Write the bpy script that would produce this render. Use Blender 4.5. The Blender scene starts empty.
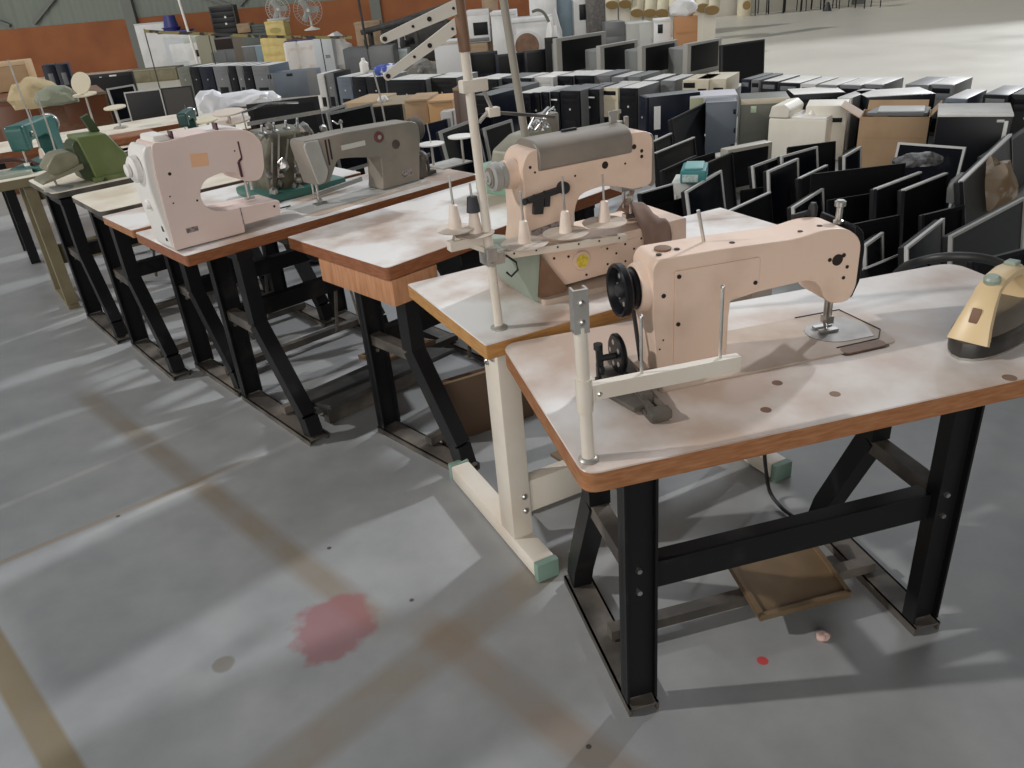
import bpy, bmesh, math, random
from mathutils import Vector, Matrix
random.seed(7)
R = math.radians
scene = bpy.context.scene
COL = scene.collection

# ------------------------------------------------------------------ camera
CF, CP, CR, CH = 798.97, 0.4801, -0.0891, 1.575
FW = Vector((0, math.cos(CP), -math.sin(CP)))
UP0 = Vector((0, math.sin(CP), math.cos(CP)))
RT0 = Vector((1, 0, 0))
RT = RT0 * math.cos(CR) + UP0 * math.sin(CR)
UP = UP0 * math.cos(CR) - RT0 * math.sin(CR)
EYE = Vector((0, 0, CH))
cd = bpy.data.cameras.new('camera')
cam = bpy.data.objects.new('camera', cd)
COL.objects.link(cam)
cam.matrix_world = Matrix.Translation(EYE) @ Matrix((RT, UP, -FW)).transposed().to_4x4()
cd.sensor_width = 36.0
cd.lens = CF * 36.0 / 1024.0
cd.clip_end = 200
scene.camera = cam

def at(px, py, z=0.0):
    """point of the horizontal plane of height z seen at a place of the photograph"""
    d = FW * CF + RT * (px - 512) - UP * (py - 384)
    t = (z - EYE.z) / d.z
    return EYE + d * t

# ------------------------------------------------------------------ materials
MATS = {}
def mat(name, col, rough=0.5, metal=0.0, col2=None, scale=6.0, lo=0.45, hi=0.65, detail=6.0, bump=0.0, stretch=None, spec=0.5):
    if name in MATS: return MATS[name]
    m = bpy.data.materials.new(name); m.use_nodes = True
    nt = m.node_tree; b = nt.nodes['Principled BSDF']
    b.inputs['Base Color'].default_value = (*col, 1)
    b.inputs['Roughness'].default_value = rough
    b.inputs['Metallic'].default_value = metal
    b.inputs['Specular IOR Level'].default_value = spec
    if col2 is not None or bump:
        tc = nt.nodes.new('ShaderNodeTexCoord'); mp = nt.nodes.new('ShaderNodeMapping')
        nt.links.new(tc.outputs['Object'], mp.inputs['Vector'])
        if stretch: mp.inputs['Scale'].default_value = stretch
        n = nt.nodes.new('ShaderNodeTexNoise'); n.inputs['Scale'].default_value = scale; n.inputs['Detail'].default_value = detail
        nt.links.new(mp.outputs['Vector'], n.inputs['Vector'])
        if col2 is not None:
            r = nt.nodes.new('ShaderNodeValToRGB')
            r.color_ramp.elements[0].position = lo; r.color_ramp.elements[0].color = (*col, 1)
            r.color_ramp.elements[1].position = hi; r.color_ramp.elements[1].color = (*col2, 1)
            nt.links.new(n.outputs['Fac'], r.inputs['Fac']); nt.links.new(r.outputs['Color'], b.inputs['Base Color'])
        if bump:
            bp = nt.nodes.new('ShaderNodeBump'); bp.inputs['Strength'].default_value = bump; bp.inputs['Distance'].default_value = 0.01
            nt.links.new(n.outputs['Fac'], bp.inputs['Height']); nt.links.new(bp.outputs['Normal'], b.inputs['Normal'])
    MATS[name] = m
    return m

LAM = mat('white_laminate_dusty', (.76, .74, .72), .32, 0, (.47, .36, .295), 2.6, .43, .56, 12)
LAM1 = mat('white_laminate_very_dusty', (.76, .74, .72), .34, 0, (.47, .36, .295), 2.4, .33, .51, 12)
LAMC = mat('cream_laminate', (.72, .67, .56), .4, 0, (.58, .48, .37), 5, .45, .7, 8)
WOOD = mat('table_edge_wood', (.29, .115, .042), .45, 0, (.40, .19, .085), 7, .4, .68, 8, stretch=(3, 3, 22))
WOODD = mat('table_edge_dark_wood', (.22, .075, .03), .4, 0, (.31, .12, .05), 7, .4, .7, 8, stretch=(3, 3, 22))
WOODY = mat('table_edge_yellow_wood', (.50, .27, .09), .45, 0, (.38, .18, .06), 7, .4, .7, 8, stretch=(3, 3, 22))
PLY = mat('plywood_box', (.50, .25, .13), .55, 0, (.38, .17, .08), 5, .4, .7, 8, stretch=(14, 14, 2))
BLK = mat('black_steel', (.007, .007, .008), .42, 0, (.028, .026, .025), 9, .58, .78, 6, spec=.3)
BLKD = mat('black_steel_dusty', (.05, .045, .04), .6, 0, (.14, .12, .10), 7, .4, .65, 8)
CREAM = mat('cream_paint', (.70, .65, .57), .4, 0, (.62, .54, .45), 5, .4, .7, 6)
PINK = mat('pink_enamel', (.74, .56, .45), .42, 0, (.58, .42, .32), 7, .50, .78, 9)
PINKD = mat('pink_domestic_plastic', (.74, .60, .55), .38, 0, (.68, .53, .48), 3, .45, .7, 4)
WHTP = mat('white_plastic', (.78, .76, .73), .35)
BEDD = mat('dusty_machine_bed', (.42, .33, .26), .6, 0, (.54, .45, .38), 9, .4, .7, 9)
GREY = mat('grey_enamel', (.20, .18, .155), .4, 0, (.28, .24, .20), 5, .45, .7, 7)
THR = mat('dusty_throat_plate', (.36, .35, .34), .38, .55, (.26, .24, .22), 14, .4, .7, 6)
GREYL = mat('light_grey_enamel', (.38, .38, .36), .4, 0, (.30, .29, .27), 6, .45, .7, 7)
GREENG = mat('grey_green_enamel', (.30, .36, .30), .4, 0, (.24, .29, .24), 6, .45, .7, 6)
GREEN = mat('moss_green_enamel', (.12, .16, .055), .35, 0, (.17, .20, .09), 6, .45, .7, 6)
TEAL = mat('teal_green_enamel', (.02, .11, .10), .35, 0, (.07, .16, .14), 7, .45, .75, 6)
OLIVE = mat('olive_paint', (.20, .17, .10), .5, 0, (.15, .12, .07), 6, .45, .7, 6)
STEEL = mat('bare_steel', (.55, .54, .52), .28, .9, (.35, .33, .31), 14, .45, .7, 6)
STEELP = mat('polished_steel', (.75, .75, .75), .14, 1.0)
ZINC = mat('zinc_plate', (.50, .49, .46), .4, .6, (.34, .30, .27), 10, .45, .7, 6)
BPL = mat('black_plastic', (.006, .006, .008), .35, spec=.3)
BPM = mat('matt_black_plastic', (.018, .018, .02), .6)
BRN = mat('brown_rust', (.16, .085, .05), .6, 0, (.24, .14, .085), 10, .4, .7, 8)
TREAD = mat('treadle_brown', (.13, .085, .045), .55, 0, (.20, .14, .08), 6, .4, .7, 7)
RUBG = mat('green_rubber', (.20, .30, .25), .6)
CLOTHB = mat('brown_cloth', (.22, .145, .115), .85, 0, (.27, .18, .14), 18, .4, .7, 6, bump=.2)
HOLE = mat('dark_hole', (.02, .012, .01), .8)
YEL = mat('yellow_label', (.72, .58, .06), .45, 0, (.55, .42, .05), 60, .5, .6, 2)
ORANGE = mat('peach_label', (.80, .46, .28), .6)
GREYLAB = mat('grey_label', (.30, .26, .25), .6, 0, (.12, .10, .10), 90, .48, .55, 3)
IRONB = mat('iron_black_body', (.025, .023, .022), .4, 0, (.09, .08, .07), 8, .45, .72, 6)
IRONC = mat('iron_cream_plastic', (.68, .52, .30), .4, 0, (.58, .42, .24), 5, .45, .7, 4)
SMOKE = mat('smoked_tank_plastic', (.10, .085, .07), .3, 0, (.15, .125, .10), 6, .45, .7, 4)
CORD = mat('black_cord', (.012, .012, .012), .5)

# ------------------------------------------------------------------ mesh builder
class MB:
    def __init__(s): s.bm = bmesh.new()
    def _m(s, geom, mi):
        for f in geom:
            f.material_index = mi
    def box(s, c, size, rot=None, mi=0, bev=0.0, seg=2, taper=None):
        d = bmesh.ops.create_cube(s.bm, size=1.0); vs = d['verts']
        for v in vs:
            v.co = Vector((v.co.x * size[0], v.co.y * size[1], v.co.z * size[2]))
            if taper and v.co.z > 0: v.co.x *= taper[0]; v.co.y *= taper[1]
        fs = set(f for v in vs for f in v.link_faces); es = set(e for v in vs for e in v.link_edges)
        for f in fs: f.material_index = mi
        if bev:
            r = bmesh.ops.bevel(s.bm, geom=list(es), offset=bev, segments=seg, affect='EDGES', profile=.5)
            vs = list(set(v for f in r['faces'] for v in f.verts) | set(v for v in vs if v.is_valid))
            for f in r['faces']: f.material_index = mi
        M = Matrix.Translation(Vector(c))
        if rot is not None: M = M @ (rot.to_4x4() if not isinstance(rot, (tuple, list)) else (Matrix.Rotation(rot[2], 4, 'Z') @ Matrix.Rotation(rot[1], 4, 'Y') @ Matrix.Rotation(rot[0], 4, 'X')))
        bmesh.ops.transform(s.bm, matrix=M, verts=vs)
        return s
    def bx(s, x0, x1, y0, y1, z0, z1, mi=0, bev=0.0):
        return s.box(((x0 + x1) / 2, (y0 + y1) / 2, (z0 + z1) / 2), (abs(x1 - x0), abs(y1 - y0), abs(z1 - z0)), None, mi, bev)
    def lathe(s, prof, o=(0, 0, 0), ax=(0, 0, 1), seg=20, mi=0, sy=1.0):
        """prof: (radius, height) list, turned about ax at o"""
        q = Vector((0, 0, 1)).rotation_difference(Vector(ax).normalized()).to_matrix()
        rings = []
        for r, h in prof:
            ring = []
            for k in range(seg):
                a = 2 * math.pi * k / seg
                ring.append(s.bm.verts.new(Vector(o) + q @ Vector((r * math.cos(a), r * math.sin(a) * sy, h))))
            rings.append(ring)
        for a, b in zip(rings, rings[1:]):
            for k in range(seg):
                f = s.bm.faces.new((a[k], a[(k + 1) % seg], b[(k + 1) % seg], b[k])); f.material_index = mi; f.smooth = True
        if prof[0][0] > 1e-5: s.bm.faces.new(list(reversed(rings[0]))).material_index = mi
        if prof[-1][0] > 1e-5: s.bm.faces.new(rings[-1]).material_index = mi
        return s
    def cyl(s, p0, p1, r0, r1=None, seg=14, mi=0):
        p0, p1 = Vector(p0), Vector(p1); r1 = r0 if r1 is None else r1
        return s.lathe([(r0, 0), (r1, (p1 - p0).length)], p0, p1 - p0, seg, mi)
    def tube(s, pts, r, seg=8, mi=0):
        pts = [Vector(p) for p in pts]; rings = []
        up = Vector((0, 0, 1))
        for i, p in enumerate(pts):
            t = (pts[min(i + 1, len(pts) - 1)] - pts[max(i - 1, 0)]).normalized()
            a = t.cross(up)
            if a.length < .05: a = t.cross(Vector((0, 1, 0)))
            a.normalize(); b = t.cross(a)
            rr = r[i] if isinstance(r, (list, tuple)) else r
            rings.append([s.bm.verts.new(p + a * math.cos(2 * math.pi * k / seg) * rr + b * math.sin(2 * math.pi * k / seg) * rr) for k in range(seg)])
        for a, b in zip(rings, rings[1:]):
            for k in range(seg):
                f = s.bm.faces.new((a[k], a[(k + 1) % seg], b[(k + 1) % seg], b[k])); f.material_index = mi; f.smooth = True
        s.bm.faces.new(rings[0]).material_index = mi; s.bm.faces.new(list(reversed(rings[-1]))).material_index = mi
        return s
    def bar(s, p0, p1, w, t, up=(0, 0, 1), mi=0, bev=0.0):
        """rectangular bar from p0 to p1, t thick along 'up', w wide across"""
        p0, p1 = Vector(p0), Vector(p1); y = (p1 - p0).normalized(); x = y.cross(Vector(up)).normalized(); z = x.cross(y)
        return s.box((p0 + p1) / 2, (w, (p1 - p0).length, t), Matrix((x, y, z)).transposed(), mi, bev)
    def prism(s, poly, a0, a1, plane='xz', mi=0, mi_cap=None):
        """closed outline swept from a0 to a1 along the third axis"""
        def P(u, v, a): return {'xz': (u, a, v), 'xy': (u, v, a), 'yz': (a, u, v)}[plane]
        A = [s.bm.verts.new(P(u, v, a0)) for u, v in poly]; B = [s.bm.verts.new(P(u, v, a1)) for u, v in poly]
        n = len(poly); fs = []
        for k in range(n):
            fs.append(s.bm.faces.new((A[k], A[(k + 1) % n], B[(k + 1) % n], B[k])))
        c = [s.bm.faces.new(list(reversed(A))), s.bm.faces.new(B)]
        for f in fs: f.material_index = mi
        for f in c: f.material_index = mi if mi_cap is None else mi_cap
        bmesh.ops.recalc_face_normals(s.bm, faces=fs + c)
        return s
    def blob(s, c, r, sub=2, jit=0.0, mi=0, flat=None):
        d = bmesh.ops.create_icosphere(s.bm, subdivisions=sub, radius=1.0)
        for v in d['verts']:
            k = 1 + random.uniform(-jit, jit)
            v.co = Vector((v.co.x * r[0] * k, v.co.y * r[1] * k, v.co.z * r[2] * k))
            if flat is not None and v.co.z < flat: v.co.z = flat
            v.co += Vector(c)
        for f in set(f for v in d['verts'] for f in v.link_faces): f.material_index = mi; f.smooth = True
        return s
    def build(s, name, mats, parent=None, off=None, smooth=35, bevel=0.0, bseg=2, label=None):
        bmesh.ops.recalc_face_normals(s.bm, faces=s.bm.faces[:])
        me = bpy.data.meshes.new(name)
        if off is not None: bmesh.ops.translate(s.bm, verts=s.bm.verts[:], vec=-Vector(off))
        s.bm.to_mesh(me); s.bm.free()
        for m in (mats if isinstance(mats, (list, tuple)) else [mats]): me.materials.append(m)
        if smooth:
            me.shade_smooth(); me.set_sharp_from_angle(angle=R(smooth))
        o = bpy.data.objects.new(name, me); COL.objects.link(o)
        if parent: o.parent = parent
        if bevel:
            b = o.modifiers.new('bevel', 'BEVEL'); b.width = bevel; b.segments = bseg; b.limit_method = 'ANGLE'; b.angle_limit = R(40); b.harden_normals = False
        if label: o['label'] = label
        return o

def rnd(poly, r, n=4):
    """round the corners of a 2-D outline; r is one radius or one per corner"""
    out = []; N = len(poly)
    for i, p in enumerate(poly):
        rr = r[i] if isinstance(r, (list, tuple)) else r
        p = Vector(p); a = Vector(poly[i - 1]) - p; b = Vector(poly[(i + 1) % N]) - p
        d = min(rr, a.length * .48, b.length * .48)
        if d < 1e-5: out.append(tuple(p)); continue
        q0 = p + a.normalized() * d; q1 = p + b.normalized() * d
        for k in range(n + 1):
            t = k / n; out.append(tuple(q0 * (1 - t) ** 2 + p * 2 * t * (1 - t) + q1 * t * t))
    return out

class Frame:
    def __init__(s, x, y, yaw): s.o = Vector((x, y, 0)); s.yaw = yaw; s.M = Matrix.Translation(s.o) @ Matrix.Rotation(yaw, 4, 'Z')
    def w(s, x, y, z=0): return s.M @ Vector((x, y, z))
def fr(px, py, yaw, z=.76):
    p = at(px, py, z); return Frame(p.x, p.y, yaw)

def tag(o, label, cat, group=None, kind=None):
    o['label'] = label; o['category'] = cat
    if group: o['group'] = group
    if kind: o['kind'] = kind
    return o
def thing(name, label, cat, F=None, base=(0, 0, 0), yaw=None, group=None):
    o = bpy.data.objects.new(name, None); COL.objects.link(o); o.empty_display_size = .05
    if F is not None: o.location = F.w(*base); o.rotation_euler.z = F.yaw if yaw is None else yaw
    else: o.location = base; o.rotation_euler.z = yaw or 0
    return tag(o, label, cat, group)
def structure(o): o['kind'] = 'structure'; return o
def copy_thing(src, loc, rotz, label=None, group=None):
    c = src.copy(); COL.objects.link(c); c.location = loc; c.rotation_euler.z = rotz
    if label: c['label'] = label
    if group: c['group'] = group
    for ch in list(src.children):
        d = ch.copy(); COL.objects.link(d); d.parent = c
        for g in list(ch.children):
            e = g.copy(); COL.objects.link(e); e.parent = d
    return c

def pieces(name, m, parent, base, items):
    """one small turned piece per item: (position, axis, profile[, segments])"""
    out = []
    for it in items:
        out.append(MB().lathe(it[2], it[0], it[1], it[3] if len(it) > 3 else 10).build(name, m, parent, base))
    return out
def disc(r, d=.001): return [(r, 0), (r, d)]
# ------------------------------------------------------------------ floor with its tape ghosts and stains
def ramp(nt, a, b, ca, cb):
    r = nt.nodes.new('ShaderNodeValToRGB'); e = r.color_ramp.elements
    e[0].position, e[1].position = a, b; e[0].color = (*ca, 1); e[1].color = (*cb, 1); return r
def floor_material():
    m = bpy.data.materials.new('polished_concrete'); m.use_nodes = True; nt = m.node_tree; L = nt.links; N = nt.nodes
    b = N['Principled BSDF']; geo = N.new('ShaderNodeNewGeometry'); pos = geo.outputs['Position']
    sep = N.new('ShaderNodeSeparateXYZ'); L.new(pos, sep.inputs[0])
    def noise(scale, detail=6, rough=.55):
        n = N.new('ShaderNodeTexNoise'); n.inputs['Scale'].default_value = scale; n.inputs['Detail'].default_value = detail; n.inputs['Roughness'].default_value = rough
        L.new(pos, n.inputs['Vector']); return n.outputs['Fac']
    def math_(op, a, c=None, clamp=False):
        n = N.new('ShaderNodeMath'); n.operation = op; n.use_clamp = clamp
        for i, v in enumerate((a, c)):
            if v is None: continue
            if isinstance(v, (int, float)): n.inputs[i].default_value = v
            else: L.new(v, n.inputs[i])
        return n.outputs[0]
    def mix(fac, a, c):
        n = N.new('ShaderNodeMix'); n.data_type = 'RGBA'
        if isinstance(fac, (int, float)): n.inputs['Factor'].default_value = fac
        else: L.new(fac, n.inputs['Factor'])
        for k, v in (('A', a), ('B', c)):
            s_ = [i for i in n.inputs if i.name == k and i.type == 'RGBA'][0]
            if isinstance(v, tuple): s_.default_value = (*v, 1)
            else: L.new(v, s_)
        return [o for o in n.outputs if o.type == 'RGBA'][0]
    n1 = noise(.9, 5); n2 = noise(6, 8); n3 = noise(40, 3)
    r1 = ramp(nt, .35, .68, (.265, .272, .276), (.365, .37, .372)); L.new(n1, r1.inputs['Fac'])
    r2 = ramp(nt, .3, .75, (.86, .86, .87), (1.08, 1.08, 1.07)); L.new(n2, r2.inputs['Fac'])
    mm = N.new('ShaderNodeMix'); mm.data_type = 'RGBA'; mm.blend_type = 'MULTIPLY'; mm.inputs['Factor'].default_value = 1
    ca = [i for i in mm.inputs if i.type == 'RGBA']; L.new(r1.outputs['Color'], ca[0]); L.new(r2.outputs['Color'], ca[1])
    col = [o for o in mm.outputs if o.type == 'RGBA'][0]
    # brightness of the well-lit far floor, painted into the base colour
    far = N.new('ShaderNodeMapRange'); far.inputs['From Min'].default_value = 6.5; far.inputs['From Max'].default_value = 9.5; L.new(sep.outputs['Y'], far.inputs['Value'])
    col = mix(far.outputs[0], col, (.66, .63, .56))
    def stripe(p0, p1, w, c, strength, soft=.012, worn=.5):
        nonlocal col
        p0 = Vector((p0[0], p0[1])); p1 = Vector((p1[0], p1[1])); d = (p1 - p0); Ln = d.length; d /= Ln; nrm = Vector((-d.y, d.x))
        def dot(v, k):
            a = math_('MULTIPLY', sep.outputs['X'], v.x); c_ = math_('MULTIPLY', sep.outputs['Y'], v.y); return math_('SUBTRACT', math_('ADD', a, c_), k)
        u = math_('ABSOLUTE', dot(nrm, nrm.dot(p0))); t = math_('ABSOLUTE', dot(d, d.dot((p0 + p1) / 2)))
        m1 = N.new('ShaderNodeMapRange'); m1.inputs['From Min'].default_value = w / 2 + soft; m1.inputs['From Max'].default_value = w / 2 - soft; L.new(u, m1.inputs['Value'])
        m2 = N.new('ShaderNodeMapRange'); m2.inputs['From Min'].default_value = Ln / 2 + .06; m2.inputs['From Max'].default_value = Ln / 2 - .06; L.new(t, m2.inputs['Value'])
        wv = N.new('ShaderNodeMapRange'); wv.inputs['From Min'].default_value = .3; wv.inputs['From Max'].default_value = .6; wv.inputs['To Min'].default_value = 1 - worn; L.new(n2, wv.inputs['Value'])
        f = math_('MULTIPLY', math_('MULTIPLY', m1.outputs[0], m2.outputs[0]), math_('MULTIPLY', wv.outputs[0], strength))
        col = mix(f, col, c)
    tan = (.205, .155, .095)
    stripe((-1.62, 1.82), (-.95, 1.10), .075, (.20, .155, .09), .95, .006, .2)
    stripe((-1.95, 3.30), (-.42, 1.66), .085, tan, .65, .02)
    stripe((-.75, 1.10), (.10, 1.88), .12, tan, .6, .02)
    stripe((-.30, 1.66), (.30, .98), .10, (.235, .165, .105), .58, .02)
    stripe((-2.2, 1.72), (-1.05, 2.58), .028, (.26, .20, .13), .7, .006, .4)
    stripe((-2.2, 2.14), (-1.10, 3.09), .03, (.47, .46, .44), .5, .008, .8)
    stripe((-1.45, 2.22), (-.75, 2.80), .032, (.47, .46, .44), .5, .008, .8)
    stripe((-2.9, 3.80), (-2.3, 4.5), .03, (.45, .45, .44), .6, .008, .6)
    # the red paint stain
    def spot(c, r, colr, strength, nz=.5):
        nonlocal col
        dx = math_('SUBTRACT', sep.outputs['X'], c[0]); dy = math_('SUBTRACT', sep.outputs['Y'], c[1])
        d2 = math_('SQRT', math_('ADD', math_('MULTIPLY', dx, dx), math_('MULTIPLY', dy, dy)))
        d3 = math_('ADD', d2, math_('MULTIPLY', math_('SUBTRACT', n2, .5), r * nz))
        m1 = N.new('ShaderNodeMapRange'); m1.inputs['From Min'].default_value = r * 1.05; m1.inputs['From Max'].default_value = r * .85; L.new(d3, m1.inputs['Value'])
        col = mix(math_('MULTIPLY', m1.outputs[0], strength), col, colr)
    spot((-.545, 1.68), .12, (.27, .085, .095), .66, 1.7)
    spot((.56, 1.42), .014, (.55, .03, .03), .9, .6)
    spot((-.83, 1.57), .03, (.17, .15, .12), .7, 1.2)
    for c in ((-1.40, 2.30), (-.62, 2.02), (-.34, 1.75), (.10, 1.22), (-.18, 2.45)): spot(c, .007, (.05, .045, .04), .9, 1.0)
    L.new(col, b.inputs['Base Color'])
    rr = N.new('ShaderNodeMapRange'); rr.inputs['To Min'].default_value = .22; rr.inputs['To Max'].default_value = .44; L.new(n1, rr.inputs['Value'])
    L.new(rr.outputs[0], b.inputs['Roughness'])
    bp = N.new('ShaderNodeBump'); bp.inputs['Strength'].default_value = .02; bp.inputs['Distance'].default_value = .01; L.new(n3, bp.inputs['Height']); L.new(bp.outputs['Normal'], b.inputs['Normal'])
    return m
fl = MB().bx(-45, 45, -6, 24, -.2, 0).build('floor', floor_material(), smooth=0); structure(fl)

# ------------------------------------------------------------------ tables
def tabletop(root, L, W, th, edge, top, rad=.03, z=.76, notch=None):
    poly = [(0, 0), (L, 0), (L, W), (0, W)]
    mb = MB().prism(rnd(poly, rad, 5), z - th, z, 'xy', 0)
    for f in mb.bm.faces:
        f.normal_update()
        if f.normal.z > .9: f.material_index = 1
    return mb.build('tabletop', [edge, top], root, bevel=.002, bseg=1)

def kstand(root, x0, x1, ys, yk, yf, sgn, m=BLK, zt=.72, stretch_z=.38, treadle=True, both=True, lw=.08):
    """steel treadle stand: straight leg at ys, cranked leg leaving the top at yk and standing at yf"""
    for x in (x0, x1) if both else (x0,):
        ins = 1 if x == x0 else -1
        mb = MB(); mb.bx(x - lw / 2, x + lw / 2, ys - .004, ys + .004, .03, zt)
        mb.bx(x - lw / 2, x - lw / 2 + .006, ys - .02, ys + .02, .03, zt); mb.bx(x + lw / 2 - .006, x + lw / 2, ys - .02, ys + .02, .03, zt)
        leg = mb.build('leg', m, root)
        pieces('bolt', STEEL, leg, None, [((x, ys - .004, stretch_z + dz), (0, -1, 0), [(.008, 0), (.006, .006)], 8) for dz in (-.03, .03)])
        pts = [(yk, zt), (yk, stretch_z + .04), (yf - sgn * .02, .10), (yf, .03)]
        mb = MB(); t = .028
        for (ya, za), (yb, zb) in zip(pts, pts[1:]): mb.bar((x, ya, za), (x, yb, zb), lw * .72, t * 2, up=(0, 1, .01) if abs(yb - ya) < .06 else (0, 1, 0))
        mb.build('leg', m, root)
        mb = MB(); y0, y1 = min(ys, yf) - .03, max(ys, yf) + .03
        mb.bx(x - lw / 2, x + lw / 2, y0, y1, .018, .024); mb.bx(x - lw / 2, x - lw / 2 + .006, y0, y1, .0, .024); mb.bx(x + lw / 2 - .006, x + lw / 2, y0, y1, .0, .024)
        mb.build('foot_bar', BLKD, root)
        MB().bar((x, min(ys, yk), stretch_z + .02), (x, max(ys, yk), stretch_z + .02), lw * .55, .04).build('side_rail', BLKD, root)
        MB().bar((x, min(ys, yk) - .03, zt - .015), (x, max(ys, yk) + .03, zt - .015), lw * .8, .03).build('top_bracket', m, root)
    if both:
        mb = MB().bx(x0 + lw / 2, x1 - lw / 2, ys + .006, ys + .05, stretch_z - .035, stretch_z - .03); mb.bx(x0 + lw / 2 - .01, x1 - lw / 2 + .01, ys + .002, ys + .008, stretch_z - .035, stretch_z + .035); mb.bx(x0 + lw / 2, x1 - lw / 2, ys + .006, ys + .045, stretch_z + .030, stretch_z + .035)
        mb.build('stretcher', m, root)
        ym = (ys + yf) / 2
        MB().bar((x0, ym - .02, .045), (x1, ym - .02, .045), .035, .03).build('treadle_rail', BLKD, root)
        if treadle:
            xm = x0 * .35 + x1 * .65
            mb = MB(); q = (R(12) * (1 if sgn > 0 else -1), 0, 0)
            mb.box((xm, ym, .085), (.26, .25, .012), q); 
            for dx in (-.124, .124): mb.box((xm + dx, ym, .094), (.012, .25, .014), q)
            for dy in (-.119, .119): mb.box((xm, ym + dy, .094 + dy * math.tan(q[0])), (.26, .012, .014), q)
            mb.build('treadle', TREAD, root)
            if sgn < 0: MB().cyl((xm - .11, ym + .05, .09), (xm - .16, ym + .1, .72), .005).build('pitman_rod', BLKD, root)

def motor(root, x, y, m=BLK):
    o = MB().cyl((x - .09, y, .56), (x + .09, y, .56), .085, .085, 20).build('motor', m, root, bevel=.006)
    MB().bx(x - .07, x + .07, y - .03, y + .03, .64, .715).build('motor_bracket', BLKD, root)
    mb = MB().bx(x + .09, x + .13, y - .10, y + .10, .47, .65, bev=.01); mb.build('clutch_cover', BLKD, root)
    MB().bar((x + .02, y, .48), (x - .05, y - .02, .12), .012, .012, (0, 1, 0)).build('clutch_rod', BLKD, root)

F1 = Frame(.1136, 1.1872, .2178)
F2 = Frame(-.0567, 1.7817, .4385)
F3 = fr(386.4, 268, .735)
F4 = fr(185, 256, .70)
F5 = fr(100, 212, .67)
F6 = fr(52, 194, .67)

# T1
t1 = thing('sewing_table', 'white topped sewing table nearest the camera, its end carrying a steam iron', 'sewing table', F1)
tabletop(t1, 1.288, .607, .045, WOOD, LAM1, [.035, .03, .06, .045])
kstand(t1, .148, .915, .11, .37, .54, 1, lw=.074)
pieces('plugged_hole', BRN, t1, None, [((x, y, .76), (0, 0, 1), disc(rx, .0006), 14) for x, y, rx in ((.489, .174, .011), (.567, .088, .011), (.41, .084, .011), (.915, .014, .014))])
MB().prism(rnd([(.295, .236), (.389, .236), (.389, .262), (.295, .262)], .012), .7600, .7607, 'xy').build('slot_plate', BRN, t1)
# underside motor cable
# T2
t2 = thing('sewing_table', 'white topped table on cream painted square steel legs with green end caps', 'sewing table', F2)
tabletop(t2, 1.192, .54, .042, WOODY, LAM, .006)
mb = MB()
for x in (.105, 1.0):
    lx = 'leg'
    MB().bx(x - .033, x + .033, .10, .19, .055, .716, bev=.006).build('leg', CREAM, t2)
    MB().bx(x - .034, x + .034, -.02, .575, .005, .06, bev=.006).build('foot_bar', CREAM, t2)
    for y0, y1 in ((-.045, -.02), (.575, .60)):
        MB().bx(x - .036, x + .036, y0, y1, .0, .062, bev=.005).build('end_cap', RUBG, t2, label='pale green rubber end cap')
    NUT = [(.010, 0), (.010, .004), (.006, .008)]
    pieces('bolt', STEEL, t2, None, [((x + .012 if x < .5 else x - .012, .10, z), (0, -1, 0), NUT, 8) for z in (.15, .20)] + [((x - .033, y, z), (-1, 0, 0), NUT, 8) for z, y in ((.655, .125), (.63, .165))])
MB().bx(.138, .967, .115, .16, .125, .235, bev=.004).build('cross_rail', CREAM, t2)
MB().bx(.138, .967, .12, .155, .60, .70, bev=.004).build('top_rail', CREAM, t2)
mb = MB().box((.55, .30, .10), (.34, .24, .012), (R(-10), 0, 0)); mb.bx(.54, .56, .17, .40, .03, .10); mb.bx(.138, .967, .29, .31, .05, .07)
mb.build('treadle', TREAD, t2)
# T3
t3 = thing('sewing_table', 'white table with brown plywood drawer box slung under its left end', 'sewing table', F3)
tabletop(t3, 1.20, .615, .045, WOODD, LAM, [.02, .02, .02, .006])
mb = MB().bx(.012, .20, -.0, .44, .622, .712, bev=.002); mb.bx(.0115, .0125, .215, .219, .624, .71)
mb.build('drawer_box', PLY, t3)
kstand(t3, .10, 1.02, .30, .06, -.15, -1)
motor(t3, .62, .36)
# T4
t4 = thing('sewing_table', 'white table with brown edge under the pink domestic machine and grey machine', 'sewing table', F4)
tabletop(t4, 1.36, .50, .042, WOODD, LAM, [.012, .02, .02, .006])
kstand(t4, .21, 1.12, .27, .02, -.26, -1)
motor(t4, .75, .36)
# a second plain top just behind T4
F4b = fr(131, 229, .70)
t4b = thing('sewing_table', 'white table hidden behind the pink domestic machine, only its left corner showing', 'sewing table', F4b, (0, 0, 0))
tabletop(t4b, 1.10, .37, .035, WOOD, LAM, .01, z=.755)
kstand(t4b, .20, .95, .20, .05, -.21, -1, treadle=False)
motor(t4b, .62, .24)
# T5 / T6
t5 = thing('sewing_table', 'small empty cream table with dark edge just left of the pink domestic machine', 'sewing table', F5)
tabletop(t5, .98, .50, .03, BLKD, LAMC, [.04, .03, .03, .04])
kstand(t5, .06, .85, .30, .04, -.24, -1)
motor(t5, .45, .34)
t6 = thing('sewing_table', 'cream topped table with dark edge carrying the moss green machine', 'sewing table', F6)
tabletop(t6, 1.02, .54, .03, BLKD, LAMC, [.04, .03, .03, .04])
kstand(t6, .06, .9, .30, .04, -.20, -1)
motor(t6, .5, .36)
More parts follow.
